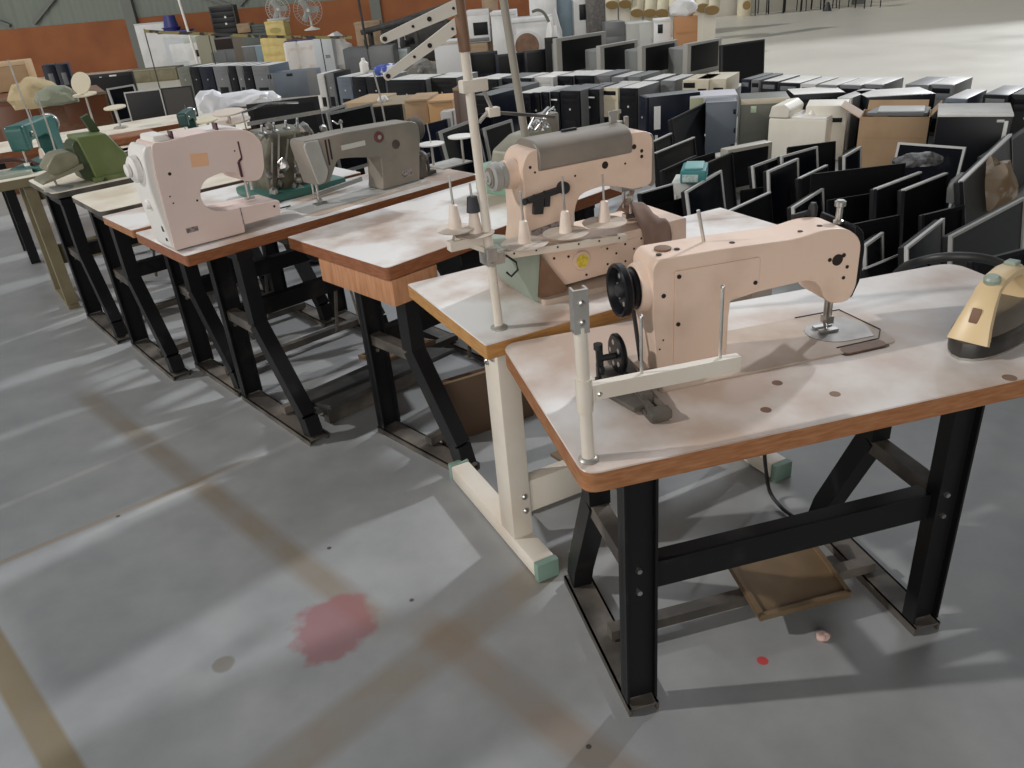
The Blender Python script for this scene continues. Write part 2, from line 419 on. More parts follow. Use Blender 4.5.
# T7 olive
p7 = at(-14, 185, .76); F7 = Frame(p7.x, p7.y, .60)
t7 = thing('sewing_table', 'table on olive painted steel legs at the left edge of the row', 'sewing table', F7)
tabletop(t7, 1.25, .43, .05, OLIVE, LAMC, .02)
for x in (.20, 1.1):
    for y in (-.02, .38):
        MB().bar((x, .06 + (y > .1) * .28, .71), (x, y, .02), .06, .06, (0, 1, 0)).build('leg', OLIVE, t7)
    MB().bx(x - .03, x + .03, -.06, .42, .0, .025).build('foot_bar', OLIVE, t7)
MB().bx(.23, 1.07, .02, .05, .25, .36).build('stretcher', OLIVE, t7)
MB().bx(.2, 1.1, .05, .09, .62, .71).build('apron', OLIVE, t7)

# ------------------------------------------------------------------ thread stand on T1
B = (.025, .046, .76)
s = thing('thread_stand', 'cream tube thread stand with flat cross bar on the nearest table corner', 'thread stand', F1, B)
mb = MB().cyl((.025, .046, .765), (.020, .046, 1.03), .0125); mb.cyl((.0225, .046, .865), (.0225, .046, .93), .0155)
mb.build('post', CREAM, s, B)
MB().lathe([(.019, 0), (.019, .003), (.016, .006), (.0128, .008)], (.025, .046, .76), (0, 0, 1), 18).build('base_ring', ZINC, s, B)
mb = MB().bx(.006, .033, .034, .040, 1.02, 1.098); mb.bx(.006, .033, .040, .058, 1.02, 1.024)
mb.bx(.006, .010, .040, .056, 1.02, 1.098); mb.bx(.029, .033, .040, .056, 1.02, 1.098)
o = mb.build('top_bracket', ZINC, s, B)
pieces('bolt', STEEL, o, B, [((.020, .034, z), (0, -1, 0), [(.006, 0), (.006, .003), (.003, .005)], 8) for z in (1.04, 1.075)])
mb = MB().bx(.030, .325, .044, .048, .882, .912); mb.bx(.030, .325, .048, .062, .909, .912); mb.bx(.024, .04, .04, .05, .880, .914)
o = mb.build('cross_bar', CREAM, s, B)
MB().lathe([(.005, 0), (.005, .002), (.002, .004)], (.05, .044, .893), (0, -1, 0), 8).build('bolt', STEELP, o, B)
for x in (.135, .289):
    mb = MB().cyl((x, .056, .912), (x - .001, .056, 1.022 if x < .2 else 1.05), .0032, .0032, 8); mb.blob((x - .001, .056, 1.022 if x < .2 else 1.05), (.0045,) * 3, 1)
    mb.build('spool_pin', STEEL, s, B)

# ------------------------------------------------------------------ machine M1
B = (.55, .34, .76)
m1 = thing('sewing_machine', 'pink straight stitch sewing machine seen from behind on the nearest table', 'sewing machine', F1, B)
o1 = [(.258, 1.012), (.270, 1.030), (.404, 1.030), (.569, 1.025), (.60, 1.027), (.647, 1.035), (.704, 1.029), (.742, .998), (.742, .893), (.728, .857), (.685, .860), (.664, .876), (.655, .900), (.640, .918), (.618, .926), (.50, .920), (.434, .910), (.434, .765), (.272, .765), (.259, .90)]
MB().prism(rnd(o1, [.01, .02, .01, .01, .01, .03, .03, .04, .01, .02, .015, .012, .012, .012, .01, .01, .008, .004, .004, .02]), .29, .392, 'xz').build('body', PINK, m1, B, bevel=.016, bseg=4)
# end casting around the wheel shaft
MB().lathe([(.050, 0), (.055, .012), (.055, .05)], (.240, .347, .955), (1, 0, 0), 24).build('end_casting', PINK, m1, B, bevel=.002)
cp = [(.306, .998), (.499, .999), (.497, .935), (.432, .915), (.420, .868), (.31, .868)]
o = MB().prism(rnd([(.306, .868), (.306, 1.000), (.499, 1.000), (.499, .932), (.434, .914), (.425, .79), (.306, .79)], .006), .286, .2905, 'xz').build('cover_plate', PINK, m1, B, bevel=.001)
pieces('cover_screw', HOLE, o, B, [((x, .2862, z), (0, -1, 0), disc(.0048, .002)) for x, z in ((.315, .988), (.490, .945), (.315, .882))])
pieces('screw_hole', HOLE, m1, B, [((x, .2893, z), (0, -1, 0), disc(r), 12) for x, z, r in ((.283, .950, .005), (.667, .965, .0045), (.686, .962, .013), (.700, .970, .005), (.712, .942, .004), (.706, .918, .004), (.283, .85, .002), (.275, .83, .002))])
pieces('oil_hole', HOLE, m1, B, [((x, y, z), (0, 0, 1), disc(.006, .002)) for x, y, z in ((.283, .315, 1.0305), (.33, .33, 1.0305), (.45, .32, 1.028), (.61, .32, 1.0275), (.655, .32, 1.0325))])
MB().lathe([(.018, 0), (.018, .004), (.012, .005)], (.305, .345, 1.030), (0, 0, 1), 16).build('oil_cap', BRN, m1, B)
mb = MB().lathe([(.004, .020), (.044, .018), (.050, .002), (.055, 0), (.058, .004), (.058, .016), (.053, .022), (.046, .025), (.042, .030), (.042, .038), (.050, .042), (.052, .054), (.050, .066), (.02, .068)], (.200, .347, .955), (1, 0, 0), 32)
hw = mb.build('handwheel', BPL, m1, B)
pieces('wheel_hole', ZINC, hw, B, [((.2185, .347 + .033 * math.cos(k * math.pi / 4), .955 + .033 * math.sin(k * math.pi / 4)), (-1, 0, 0), disc(.0055)) for k in range(8)])
mb = MB().lathe([(.012, -.012), (.016, -.006), (.016, .012)], (.214, .347, .955), (1, 0, 0), 16); mb.build('wheel_hub', BPM, hw, B)
MB().bar((.240, .347, .905), (.248, .33, .79), .010, .006, (1, 0, 0)).build('belt', BPM, m1, B)
# black face plate and take up
pl = [(.728, 1.032), (.752, 1.012), (.760, .97), (.758, .90), (.742, .86), (.728, .862)]
MB().prism(rnd(pl, .01), .300, .425, 'xz').build('face_plate', BPL, m1, B, bevel=.004)
mb = MB().lathe([(.011, 0), (.011, .006), (.007, .008), (.007, .036), (.012, .038), (.012, .048), (.008, .051)], (.722, .35, 1.022), (0, 0, 1), 14)
mb.build('pressure_screw', STEEL, m1, B)
mb = MB().lathe([(.010, 0), (.010, .02), (.006, .03)], (.690, .40, 1.030), (0, 0, 1), 12); mb.cyl((.64, .40, 1.035), (.69, .40, 1.04), .006); mb.build('thread_guide', BPM, m1, B)
mb = MB().cyl((.733, .36, .862), (.733, .36, .792), .006, .006, 10); mb.cyl((.722, .36, .862), (.722, .36, .80), .005, .005, 10)
mb.build('needle_bar', STEEL, m1, B)
mb = MB().bx(.716, .736, .345, .368, .782, .800); mb.bx(.700, .745, .335, .350, .766, .771); mb.bx(.700, .745, .362, .374, .766, .771); mb.bar((.72, .35, .772), (.70, .33, .80), .006, .006); mb.cyl((.733, .36, .795), (.733, .36, .764), .0014, .001, 6)
mb.build('presser_foot', STEEL, m1, B)
MB().cyl((.402, .35, 1.025), (.386, .35, 1.10), .004, .004, 8).build('thread_pin', STEEL, m1, B)
bed = MB().prism(rnd([(.25, .228), (.830, .240), (.838, .31), (.822, .445), (.25, .445)], [.01, .02, .02, .02, .01]), .757, .7635, 'xy').build('bed', BEDD, m1, B, bevel=.001)
tp = []
for k in range(13):
    a = math.pi * .5 + math.pi * k / 12; tp.append((.735 + .065 * math.cos(a), .342 + .060 * math.sin(a)))
MB().prism(tp + [(.80, .282), (.822, .342), (.805, .402)], .7636, .7648, 'xy').build('throat_plate', THR, m1, B)
MB().prism(rnd([(.690, .228), (.80, .232), (.80, .262), (.69, .258)], .014), .7600, .7640, 'xy').build('slide_plate', BRN, m1, B)
MB().prism(rnd([(.684, .223), (.806, .227), (.806, .266), (.684, .263)], .016), .7590, .7606, 'xy').build('slide_gasket', BPM, m1, B)
MB().tube([(.690, .262, .7642), (.80, .266, .7642), (.834, .306, .7642), (.82, .443, .7642), (.70, .444, .7642)], .0016, 6).build('bed_seam', BPM, m1, B)

# bobbin winder
B = (.20, .25, .76)
w = thing('bobbin_winder', 'black bobbin winder clamped to the table beside the handwheel of pink machine', 'bobbin winder', F1, B)
mb = MB().prism(rnd([(.182, .115), (.222, .118), (.230, .30), (.245, .43), (.205, .43), (.180, .27)], .01), .7605, .770, 'xy'); mb.bx(.188, .200, .13, .30, .770, .782); mb.bx(.212, .222, .14, .30, .770, .782)
mb.box((.203, .128, .775), (.045, .03, .022), None, 0, .006)
mb.bx(.150, .215, .285, .345, .765, .785); mb.box((.165, .235, .772), (.05, .14, .012), (0, 0, R(18)), 0, .003); mb.bar((.20, .18, .782), (.225, .42, .782), .022, .02); mb.build('base', BLKD, w, B)
mb = MB().lathe([(.005, 0), (.040, 0), (.044, .003), (.044, .011), (.040, .014), (.012, .014)], (.183, .315, .826), (1, 0, 0), 26)
wl = mb.build('pulley', BPL, w, B)
pieces('pulley_hole', ZINC, wl, B, [((.1832, .315 +   .026 * math.cos(k * 1.2566), .826 + .026 * math.sin(k * 1.2566)), (-1, 0, 0), disc(.006)) for k in range(5)])
mb = MB().cyl((.150, .315, .822), (.184, .315, .822), .007); mb.bar((.192, .315, .77), (.192, .31, .822), .014, .012, (1, 0, 0)); mb.build('spindle', BPM, w, B)
mb = MB().bar((.150, .315, .775), (.148, .315, .845), .008, .014, (1, 0, 0)); mb.lathe([(.010, 0), (.010, .012)], (.146, .315, .845), (0, 0, 1), 12); mb.bx(.14, .20, .305, .325, .765, .775); mb.bar((.150, .30, .80), (.150, .33, .80), .01, .01)
mb.build('tension_arm', BPM, w, B)

# ------------------------------------------------------------------ steam iron
B = (1.008, .178, .76); IA = R(27)
ir = thing('steam_iron', 'cream and black steam iron standing on the right end of nearest table', 'iron', F1, B, yaw=F1.yaw + IA); ir.scale = (1.12, 1.2, 1.06)
# local frame: +x towards the heel
def sole(k, x0=-.125, x1=.135, w=.062):
    pts = []
    for i in range(17):
        t = -1 + 2 * i / 16
        a = abs(t); pts.append((x0 + (x1 - x0) * (a ** 1.7) , math.copysign(w * (1 - (1 - a) ** 2.1) ** .9, t) * k))
    return pts
def loft(mb, secs, mi=0):
    rows = []
    for z, k, sh in secs:
        rows.append([mb.bm.verts.new((x * (.94 + .06 * k) + sh, y, z)) for x, y in sole(k)])
    for a, b in zip(rows, rows[1:]):
        n = len(a)
        for i in range(n): mb.bm.faces.new((a[i], a[(i + 1) % n], b[(i + 1) % n], b[i])).material_index = mi
    mb.bm.faces.new(list(reversed(rows[0]))); mb.bm.faces.new(rows[-1])
mb = MB(); loft(mb, [(.0, .97, 0), (.006, 1.0, 0)]); mb.build('soleplate', STEEL, ir)
mb = MB(); loft(mb, [(.006, .99, 0), (.030, .99, 0), (.036, .93, .002)]); mb.build('skirt', IRONB, ir)
mb = MB(); loft(mb, [(.034, .80, .026), (.055, .62, .036), (.068, .42, .042)]); mb.build('water_tank', SMOKE, ir, smooth=50)
# handle: front post, grip, rear post
mb = MB()
secs = [(-.098, .030, .034), (-.084, .062, .028), (-.062, .096, .022), (-.044, .124, .019), (-.016, .136, .018), (.03, .139, .018), (.068, .134, .018), (.092, .114, .021), (.102, .070, .026), (.104, .030, .030)]
rows = []
for i, (x, z, hw_) in enumerate(secs):
    a = secs[max(i - 1, 0)]; c = secs[min(i + 1, len(secs) - 1)]
    t = Vector((c[0] - a[0], 0, c[1] - a[1])).normalized(); nn = Vector((-t.z, 0, t.x)); th = .012 if 2 < i < 7 else .015
    rows.append([mb.bm.verts.new(Vector((x, 0, z)) + nn * (th * sn) + Vector((0, hw_ * cs, 0))) for cs, sn in ((1, .6), (.6, 1), (-.6, 1), (-1, .6), (-1, -.6), (-.6, -1), (.6, -1), (1, -.6))])
for a, c in zip(rows, rows[1:]):
    for k in range(8): mb.bm.faces.new((a[k], a[(k + 1) % 8], c[(k + 1) % 8], c[k]))
mb.bm.faces.new(rows[0]); mb.bm.faces.new(list(reversed(rows[-1])))
hd = mb.build('handle', IRONC, ir, smooth=45)
mb = MB().box((-.0895, 0, .082), (.003, .016, .034), (0, R(24), 0), 0, .0015); mb.build('water_window', BRN, hd)
MB().lathe([(.014, 0), (.014, .010), (.010, .014)], (-.036, 0, .138), (-.3, 0, 1), 14).build('steam_button', GREENG, ir)
MB().box((.055, 0, .151), (.03, .02, .008), (0, R(4), 0), 0, .002).build('spray_button', GREENG, ir)
cordp = [(.125, 0, .10), (.16, -.02, .10), (.19, -.04, .06), (.20, -.10, .012), (.17, -.16, .008), (.14, -.22, .008), (.12, -.27, .0), (.115, -.29, -.06), (.115, -.29, -.25)]
def smooth_path(P, n=6):
    P = [Vector(p) for p in P]; out = []
    for i in range(len(P) - 1):
        p0, p1, p2, p3 = P[max(i - 1, 0)], P[i], P[i + 1], P[min(i + 2, len(P) - 1)]
        for k in range(n):
            t = k / n
            out.append(.5 * ((2 * p1) + (p2 - p0) * t + (2 * p0 - 5 * p1 + 4 * p2 - p3) * t * t + (3 * p1 - p0 - 3 * p2 + p3) * t ** 3))
    out.append(P[-1]); return out
MB().tube(smooth_path(cordp), .006, 8).build('power_cord', CORD, ir)
# ------------------------------------------------------------------ M2: big pink machine on the cream-legged table
B = (.48, .26, .76)
m2 = thing('sewing_machine', 'pink long bed sewing machine with grey arm cover behind the thread cones', 'sewing machine', F2, B)
MB().prism(rnd([(.24, .13), (.60, .105), (.78, .20), (.76, .42), (.24, .42)], .01), .757, .775, 'xy').build('base_plate', BEDD, m2, B, bevel=.002)
mb = MB().prism(rnd([(.255, .895), (.745, .893), (.748, .79), (.31, .785), (.300, .80)], .006), .17, .355, 'xz')
bed = mb.build('bed', PINK, m2, B, bevel=.006, bseg=2)
mb = MB()
mb.prism(rnd([(.448, .800), (.60, .803), (.60, .872), (.448, .868)], .006), .1685, .171, 'xz'); mb.build('bed_cover', PINK, bed, B, bevel=.0008)
pieces('screw_hole', HOLE, m2, B, [((x, .1706, z), (0, -1, 0), disc(.0035, .003), 8) for x, z in ((.30, .82), (.30, .87), (.47, .815), (.47, .86), (.53, .81), (.53, .86), (.585, .815), (.585, .865), (.345, .865), (.40, .80), (.56, .84), (.50, .84))])
MB().lathe([(.028, 0), (.028, .004), (.026, .006)], (.385, .1695, .845), (0, -1, 0), 24).build('gauge_ring', PINK, m2, B)
MB().lathe([(.019, 0), (.019, .002)], (.385, .1633, .845), (0, -1, 0), 24).build('round_label', YEL, m2, B, label='round yellow label')
mb = MB().prism(rnd([(.150, .93), (.255, .90), (.318, .79), (.300, .765), (.225, .765)], .012), .155, .36, 'xz'); mb.build('oil_pan', GREENG, m2, B, bevel=.004)
mb = MB().prism([(.250, .895), (.325, .785), (.30, .765), (.235, .78)], .148, .156, 'xz'); mb.build('side_guard', BRN, m2, B)
col = [(.225, .90), (.238, .96), (.240, 1.05), (.238, 1.115), (.256, 1.152), (.30, 1.158), (.58, 1.152), (.630, 1.150), (.648, 1.130), (.645, 1.003), (.585, .998), (.545, 1.012), (.48, 1.028), (.405, 1.018), (.388, .97), (.384, .93), (.40, .895), (.225, .892)]
MB().prism(rnd(col, [.01, .02, .02, .02, .03, .01, .02, .02, .02, .015, .015, .02, .02, .03, .02, .02, .01, .004]), .20, .312, 'xz').build('body', PINK, m2, B, bevel=.014, bseg=4)
mb = MB(); mb.prism(rnd([(.192, 1.100), (.190, 1.145), (.205, 1.166), (.23, 1.174), (.29, 1.174), (.312, 1.166), (.322, 1.145), (.322, 1.10)], .012), .285, .575, 'yz'); mb.build('arm_cover', GREY, m2, B, bevel=.004)
MB().bx(.40, .445, .262, .274, 1.172, 1.180, bev=.002).build('cover_handle', BPM, m2, B)
MB().prism(rnd([(.625, 1.148), (.655, 1.138), (.662, 1.00), (.645, .992)], .012), .205, .335, 'xz').build('head_cover', GREY, m2, B, bevel=.006)
mb = MB().lathe([(.028, 0), (.037, .004), (.038, .022), (.034, .026), (.034, .046), (.030, .052)], (0.1720, .255, 1.095), (1, 0, 0), 28)
hw = mb.build('handwheel', GREYL, m2, B)
mb = MB().lathe([(.026, 0), (.026, .002)], (0.1710, .255, 1.095), (-1, 0, 0), 24); mb.build('wheel_recess', GREY, hw, B)
MB().lathe([(.017, 0), (.017, .004), (.008, .006), (.008, .009)], (0.1695, .255, 1.095), (-1, 0, 0), 18).build('wheel_nut', GREYL, hw, B)
MB().lathe([(.036, 0), (.040, .03)], (.212, .255, 1.095), (1, 0, 0), 24).build('shaft_casting', PINK, m2, B)
mb = MB().lathe([(.016, 0), (.016, .018), (.011, .024)], (.352, .20, 1.048), (0, -1, 0), 18); mb.bar((.352, .186, 1.048), (.24, .186, 1.035), .014, .014, (0, 1, 0)); mb.bar((.275, .186, 1.045), (.268, .186, .995), .028, .012, (0, 1, 0)); mb.bar((.30, .186, 1.05), (.295, .186, 1.01), .016, .012, (0, 1, 0)); mb.blob((.232, .186, 1.034), (.010, .010, .010), 1)
mb.build('stitch_lever', BPM, m2, B)
pieces('arm_hole', HOLE, m2, B, [((x, .1998, z), (0, -1, 0), disc(r), 12) for x, z, r in ((.262, 1.115, .004), (.275, 1.10, .003), (.49, 1.082, .010), (.43, 1.12, .004), (.585, 1.115, .007), (.61, 1.10, .005), (.61, 1.085, .005), (.555, 1.075, .003), (.535, 1.11, .003), (.395, 1.07, .003))])
MB().box((.295, .199, .945), (.085, .002, .018), (0, R(-6), 0)).build('maker_plate', GREYLAB, m2, B, label='worn grey plate with illegible dark lettering')
mb = MB().cyl((.615, .26, .998), (.615, .26, .915), .006); mb.cyl((.597, .27, .998), (.597, .27, .93), .005); mb.bx(.59, .63, .25, .27, .90, .915); mb.bx(.57, .64, .24, .30, .985, 1.0); mb.bar((.60, .23, .985), (.56, .20, .96), .012, .006); mb.blob((.58, .215, .975), (.012, .01, .012), 1)
mb.build('needle_assembly', STEEL, m2, B)
mb = MB().lathe([(.008, 0), (.006, .012), (.010, .014), (.010, .02)], (.585, .27, 1.155), (0, 0, 1), 10); mb.bx(.555, .575, .265, .275, 1.155, 1.20); mb.bx(.60, .61, .26, .27, 1.15, 1.185); mb.bx(.55, .59, .266, .270, 1.195, 1.205)
mb.build('thread_guide', ZINC, m2, B)
# brown cloth hanging over the bed
def sheet(mb, rows, th=.003, mi=0):
    V = [[mb.bm.verts.new(Vector(p)) for p in r] for r in rows]
    for a, b in zip(V, V[1:]):
        for k in range(len(a) - 1): mb.bm.faces.new((a[k], a[k + 1], b[k + 1], b[k])).material_index = mi
def solid(o, th, sub=0, off=0):
    if sub: q = o.modifiers.new('smooth', 'SUBSURF'); q.levels = sub; q.render_levels = sub
    s_ = o.modifiers.new('thick', 'SOLIDIFY'); s_.thickness = th; s_.offset = off
    return o
mb = MB(); rows = []
for j, (y, z) in enumerate([(.30, .91), (.27, .935), (.235, .965), (.205, .94), (.178, .908), (.162, .885), (.160, .84), (.160, .80), (.157, .772)]):
    rows.append([(.585 + .095 * k / 6 + (.006 * math.sin(j * 1.3) if k in (0, 6) else 0), y + .003 * math.sin(k * 2.1 + j), z + (.010 * math.sin(k * 1.7 + j * .8) if j < 4 else 0) - (.025 * max(0, k - 2) / 2 if 0 < j < 4 else 0)) for k in range(7)])
sheet(mb, rows); cl = solid(mb.build('cloth', CLOTHB, None, smooth=180), .003, 1)
cl.matrix_world = F2.M; tag(cl, 'brown cloth scrap hung over the right end of the pink long bed machine', 'cloth')

# ------------------------------------------------------------------ thread stand on T2
B = (.075, .074, .76)
s = thing('thread_stand', 'tall cream pole thread stand with cones and two long arms at its top', 'thread stand', F2, B)
MB().cyl((.075, .074, .764), (.050, .074, 1.60), .0115, .0105, 16).build('pole', CREAM, s, B)
MB().lathe([(.022, 0), (.022, .004), (.015, .007), (.012, .010)], (.075, .074, .76), (0, 0, 1), 18).build('base_ring', ZINC, s, B)
mb = MB().bx(.050, .098, .050, .098, .935, .965, bev=.003); mb.bx(.046, .075, .040, .056, .948, .982, bev=.002)
for z in (.94, .96): mb.lathe([(.006, 0), (.006, .006)], (.062, .05, z), (0, -1, 0), 8)
o = mb.build('clamp', ZINC, s, B)
MB().tube([(.10, .05, .955), (.122, .04, .935), (.125, .04, .915), (.108, .045, .90), (.098, .05, .912)], .003, 6).build('wire_loop', CORD, o, B)
mb = MB().bar((.09, .074, .950), (.465, .074, .917), .020, .018); mb.build('spool_bar', CREAM, s, B)
pieces('bar_hole', HOLE, s, B, [((.13 + k * .062, .0645, .949 - k * .0054), (0, -1, 0), disc(.003), 8) for k in range(6)])
CONE = mat('thread_cone_holder', (.76, .66, .58), .45, 0, (.66, .55, .47), 12, .45, .7, 4)
PLATE = mat('spool_plate', (.60, .52, .45), .5, 0, (.46, .38, .31), 14, .45, .7, 5)
for i, (x, y, z, h, dk) in enumerate([(.172, .085, .962, .13, 0), (.300, .10, .958, .145, 0), (.432, .12, .955, .125, 0), (-.002, .10, 1.032, .125, 0), (.042, .085, 1.015, .12, 1)]):
    mb = MB().lathe([(.004, 0), (.058 if i < 3 else .045, .001), (.060 if i < 3 else .046, .004), (.02, .006), (.004, .007)], (x, y, z - .004), (0, 0, 1), 28); pl = mb.build('spool_plate', PLATE, s, B)
    MB().lathe([(.0175, 0), (.016, .012), (.010, .055), (.006, .058)], (x, y, z), (0, 0, 1), 18).build('cone_holder', CONE, s, B)
    MB().cyl((x, y, z + .055), (x - .002, y, z + h), .0032, .0028, 8).build('spool_pin', STEEL, s, B)
    if dk: MB().lathe([(.0165, 0), (.012, .036), (.0035, .037)], (x, y, z + .052), (0, 0, 1), 16).build('cone_cap', mat('dark_felt', (.045, .045, .055), .8), s, B, label='dark grey cone cap')
mb = MB().bar((.07, .080, .965), (-.01, .10, 1.010), .03, .012); mb.bx(-.03, .055, .075, .10, .985, 1.008); mb.build('side_bracket', CREAM, s, B)
ARM = mat('cream_arm_paint', (.68, .64, .57), .4)
for (x0, z0), (x1, z1), yy in (((.058, 1.513), (-.132, 1.462), .068), ((.056, 1.478), (-.132, 1.388), .080)):
    d = Vector((x1 - x0, 0, z1 - z0)).normalized(); n = Vector((-d.z, 0, d.x))
    mb = MB(); p0 = Vector((x0, yy, z0)); p1 = Vector((x1, yy, z1))
    a0 = p0 - n * .0145; a1 = p0 + n * .0145; b0 = p1 - n * .0085; b1 = p1 + n * .0085
    mb.prism(rnd([(a0.x, a0.z), (a1.x, a1.z), (b1.x, b1.z), (b0.x, b0.z)], [.002, .002, .008, .008]), yy - .002, yy + .002, 'xz')
    arm = mb.build('guide_arm', ARM, s, B)
    pieces('eyelet', HOLE, arm, B, [((p0.lerp(p1, t).x, yy - .0055, p0.lerp(p1, t).z), (0, 1, 0), [(r * .45, 0), (r, .0005), (r, .0035)], 12) for t, r in ((.12, .0028), (.42, .0048), (.62, .0028), (.96, .0048))])
mb = MB().cyl((.0565, .074, 1.42), (.0515, .074, 1.55), .0135, .0135); mb.build('top_collar', BRN, s, B)
mb = MB().bx(.037, .100, .062, .088, 1.335, 1.362, bev=.003); mb.lathe([(.004, 0), (.004, .001)], (.045, .0615, 1.348), (0, -1, 0), 8, 0)
o = mb.build('cross_clamp', CREAM, s, B)
MB().bar((.092, .076, 1.337), (.108, .076, 1.296), .008, .006).build('drop_link', ZINC, o, B)
MB().bx(.098, .126, .066, .088, 1.276, 1.296, bev=.002).build('rod_clamp', CREAM, o, B)
MB().cyl((.075, .078, 1.268), (.100, .078, 1.288), .0045).build('rod', ZINC, o, B)
MB().cyl((.120, .078, 1.283), (.272, .078, 1.252), .004, .004, 8).build('guide_rod', BLKD, o, B)

# ------------------------------------------------------------------ M4 grey straight stitcher
B = (.90, .19, .76)
m4 = thing('sewing_machine', 'brownish grey straight stitch machine facing the camera on the white table', 'sewing machine', F4, B)
o4 = [(.604, 1.015), (.612, 1.032), (.683, 1.030), (.80, 1.032), (1.13, 1.020), (1.165, 1.005), (1.168, .95), (1.150, .86), (1.135, .765), (.935, .765), (.945, .80), (.952, .90), (.93, .907), (.80, .930), (.745, .935), (.722, .90), (.692, .856), (.632, .850)]
MB().prism(rnd(o4, [.01, .01, .01, .01, .03, .03, .03, .02, .004, .01, .02, .02, .02, .02, .02, .01, .008, .008]), .13, .245, 'xz').build('body', GREY, m4, B, bevel=.014, bseg=4)
MB().prism(rnd([(.602, 1.01), (.612, 1.028), (.668, 1.026), (.690, .90), (.668, .86), (.634, .855)], .008), .120, .132, 'xz').build('face_plate', GREYL, m4, B, bevel=.003)
MB().bx(.700, .706, .1275, .131, .92, 1.02).build('take_up_slot', HOLE, m4, B); MB().bx(.716, .722, .1275, .131, .94, 1.02).build('take_up_slot', HOLE, m4, B)
MB().bx(.770, .885, .1275, .131, .965, .985).build('maker_plate', mat('pale_plate', (.52, .52, .47), .4), m4, B, label='blank pale plate on the arm')
o = MB().lathe([(.023, 0), (.023, .005), (.018, .007)], (.955, .131, .985), (0, -1, 0), 20).build('dial', mat('dark_red_dial', (.13, .04, .04), .4), m4, B)
MB().lathe([(.009, 0), (.009, .002)], (.955, .1235, .985), (0, -1, 0), 14).build('dial_hub', ZINC, o, B)
MB().lathe([(.019, 0), (.019, .004), (.012, .006)], (1.035, .131, .94), (0, -1, 0), 18).build('stitch_dial', mat('dark_brown_dial', (.07, .05, .04), .4), m4, B)
MB().bx(1.045, 1.10, .1275, .131, .795, .825).build('spec_plate', GREYLAB, m4, B, label='worn grey plate with illegible lettering')
MB().lathe([(.030, 0), (.046, .006), (.050, .02), (.050, .04), (.040, .05)], (1.160, .187, .975), (1, 0, 0), 26).build('handwheel', BLKD, m4, B)
mb = MB().bx(1.15, 1.20, .15, .22, .765, .87, bev=.01); mb.blob((1.19, .18, .85), (.03, .04, .03), 2); mb.bx(1.20, 1.26, .17, .20, .765, .78); mb.bx(1.225, 1.235, .18, .19, .78, .85); mb.cyl((1.2, .19, .84), (1.25, .19, .85), .008); mb.build('belt_guard', BLKD, m4, B)
mb = MB().cyl((.655, .185, .855), (.655, .185, .78), .006); mb.bx(.645, .665, .175, .19, .765, .785); mb.bx(.63, .685, .17, .20, .764, .769); mb.cyl((.64, .19, .855), (.64, .19, .80), .005); mb.build('presser_foot', STEEL, m4, B)
MB().prism(rnd([(.535, .11), (.56, .098), (1.13, .098), (1.13, .27), (.54, .27)], .015), .758, .7635, 'xy').build('bed', mat('pale_grey_bed', (.50, .50, .49), .4, 0, (.42, .41, .39), 6), m4, B, bevel=.001)
MB().prism(rnd([(.520, .095), (.56, .03), (1.15, .06), (1.15, .10), (.55, .098)], .012), .7598, .7606, 'xy').build('bed_cutout', BEDD, m4, B)
mb = MB().cyl((.820, .185, 1.03), (.820, .185, 1.075), .004); mb.tube([(.820, .185, 1.065), (.80, .18, 1.06), (.775, .17, 1.078)], .003, 6); mb.blob((.82, .185, 1.066), (.010, .010, .008), 1); mb.build('thread_guide', STEEL, m4, B)
mb = MB().bar((.70, .30, .775), (.96, .33, .785), .012, .018); mb.build('knee_bar', GREYL, m4, B)
# oil pan tray beyond
# ------------------------------------------------------------------ M5 domestic machine
B = (.20, .14, .76)
m5 = thing('sewing_machine', 'pale pink domestic sewing machine with open handle arch on white table corner', 'sewing machine', F4, B)
o5 = [(.004, 1.06), (.018, 1.142), (.065, 1.136), (.15, 1.142), (.25, 1.142), (.37, 1.123), (.412, 1.075), (.400, .975), (.372, .937), (.305, .948), (.292, .985), (.235, .996), (.165, .985), (.135, .945), (.138, .900), (.165, .872), (.20, .860), (.432, .850), (.424, .792), (.27, .792), (.268, .763), (-.004, .766)]
MB().prism(rnd(o5, [.05, .02, .01, .01, .02, .05, .05, .03, .02, .02, .03, .02, .03, .03, .03, .02, .01, .015, .015, .002, .004, .01]), .075, .235, 'xz').build('body', PINKD, m5, B, bevel=.014, bseg=4)
MB().prism(rnd([(.002, 1.135), (-.018, 1.11), (-.028, 1.0), (-.020, .90), (-.008, .772), (.012, .768), (.02, 1.13)], .02), .085, .24, 'xz').build('end_panel', WHTP, m5, B, bevel=.010, bseg=3)
mb = MB().prism(rnd([(.03, 1.125), (.035, 1.158), (.085, 1.158), (.10, 1.135), (.30, 1.145), (.36, 1.128), (.36, 1.11), (.03, 1.11)], .008), .10, .225, 'xz'); mb.build('top_cover', WHTP, m5, B, bevel=.008, bseg=3)
mb = MB().lathe([(.034, 0), (.046, .008), (.046, .028), (.030, .034)], (-.052, .155, 1.055), (1, 0, 0), 26); mb.build('handwheel', WHTP, m5, B)
MB().lathe([(.024, 0), (.022, .010), (.016, .012)], (-.055, .155, 1.055), (-1, 0, 0), 20).build('wheel_clutch', WHTP, m5, B)
MB().lathe([(.018, 0), (.018, .012), (.013, .018)], (-.017, .155, .93), (-1, 0, 0), 16).build('stitch_knob', WHTP, m5, B)
mb = MB().bx(-.016, -.010, .10, .115, .835, .855); mb.bx(-.014, -.008, .10, .11, .80, .81); mb.build('power_socket', BPM, m5, B)
MB().box((.165, .0745, 1.055), (.062, .001, .045), (0, R(6), 0)).build('sticker', ORANGE, m5, B, label='faded peach sticker')
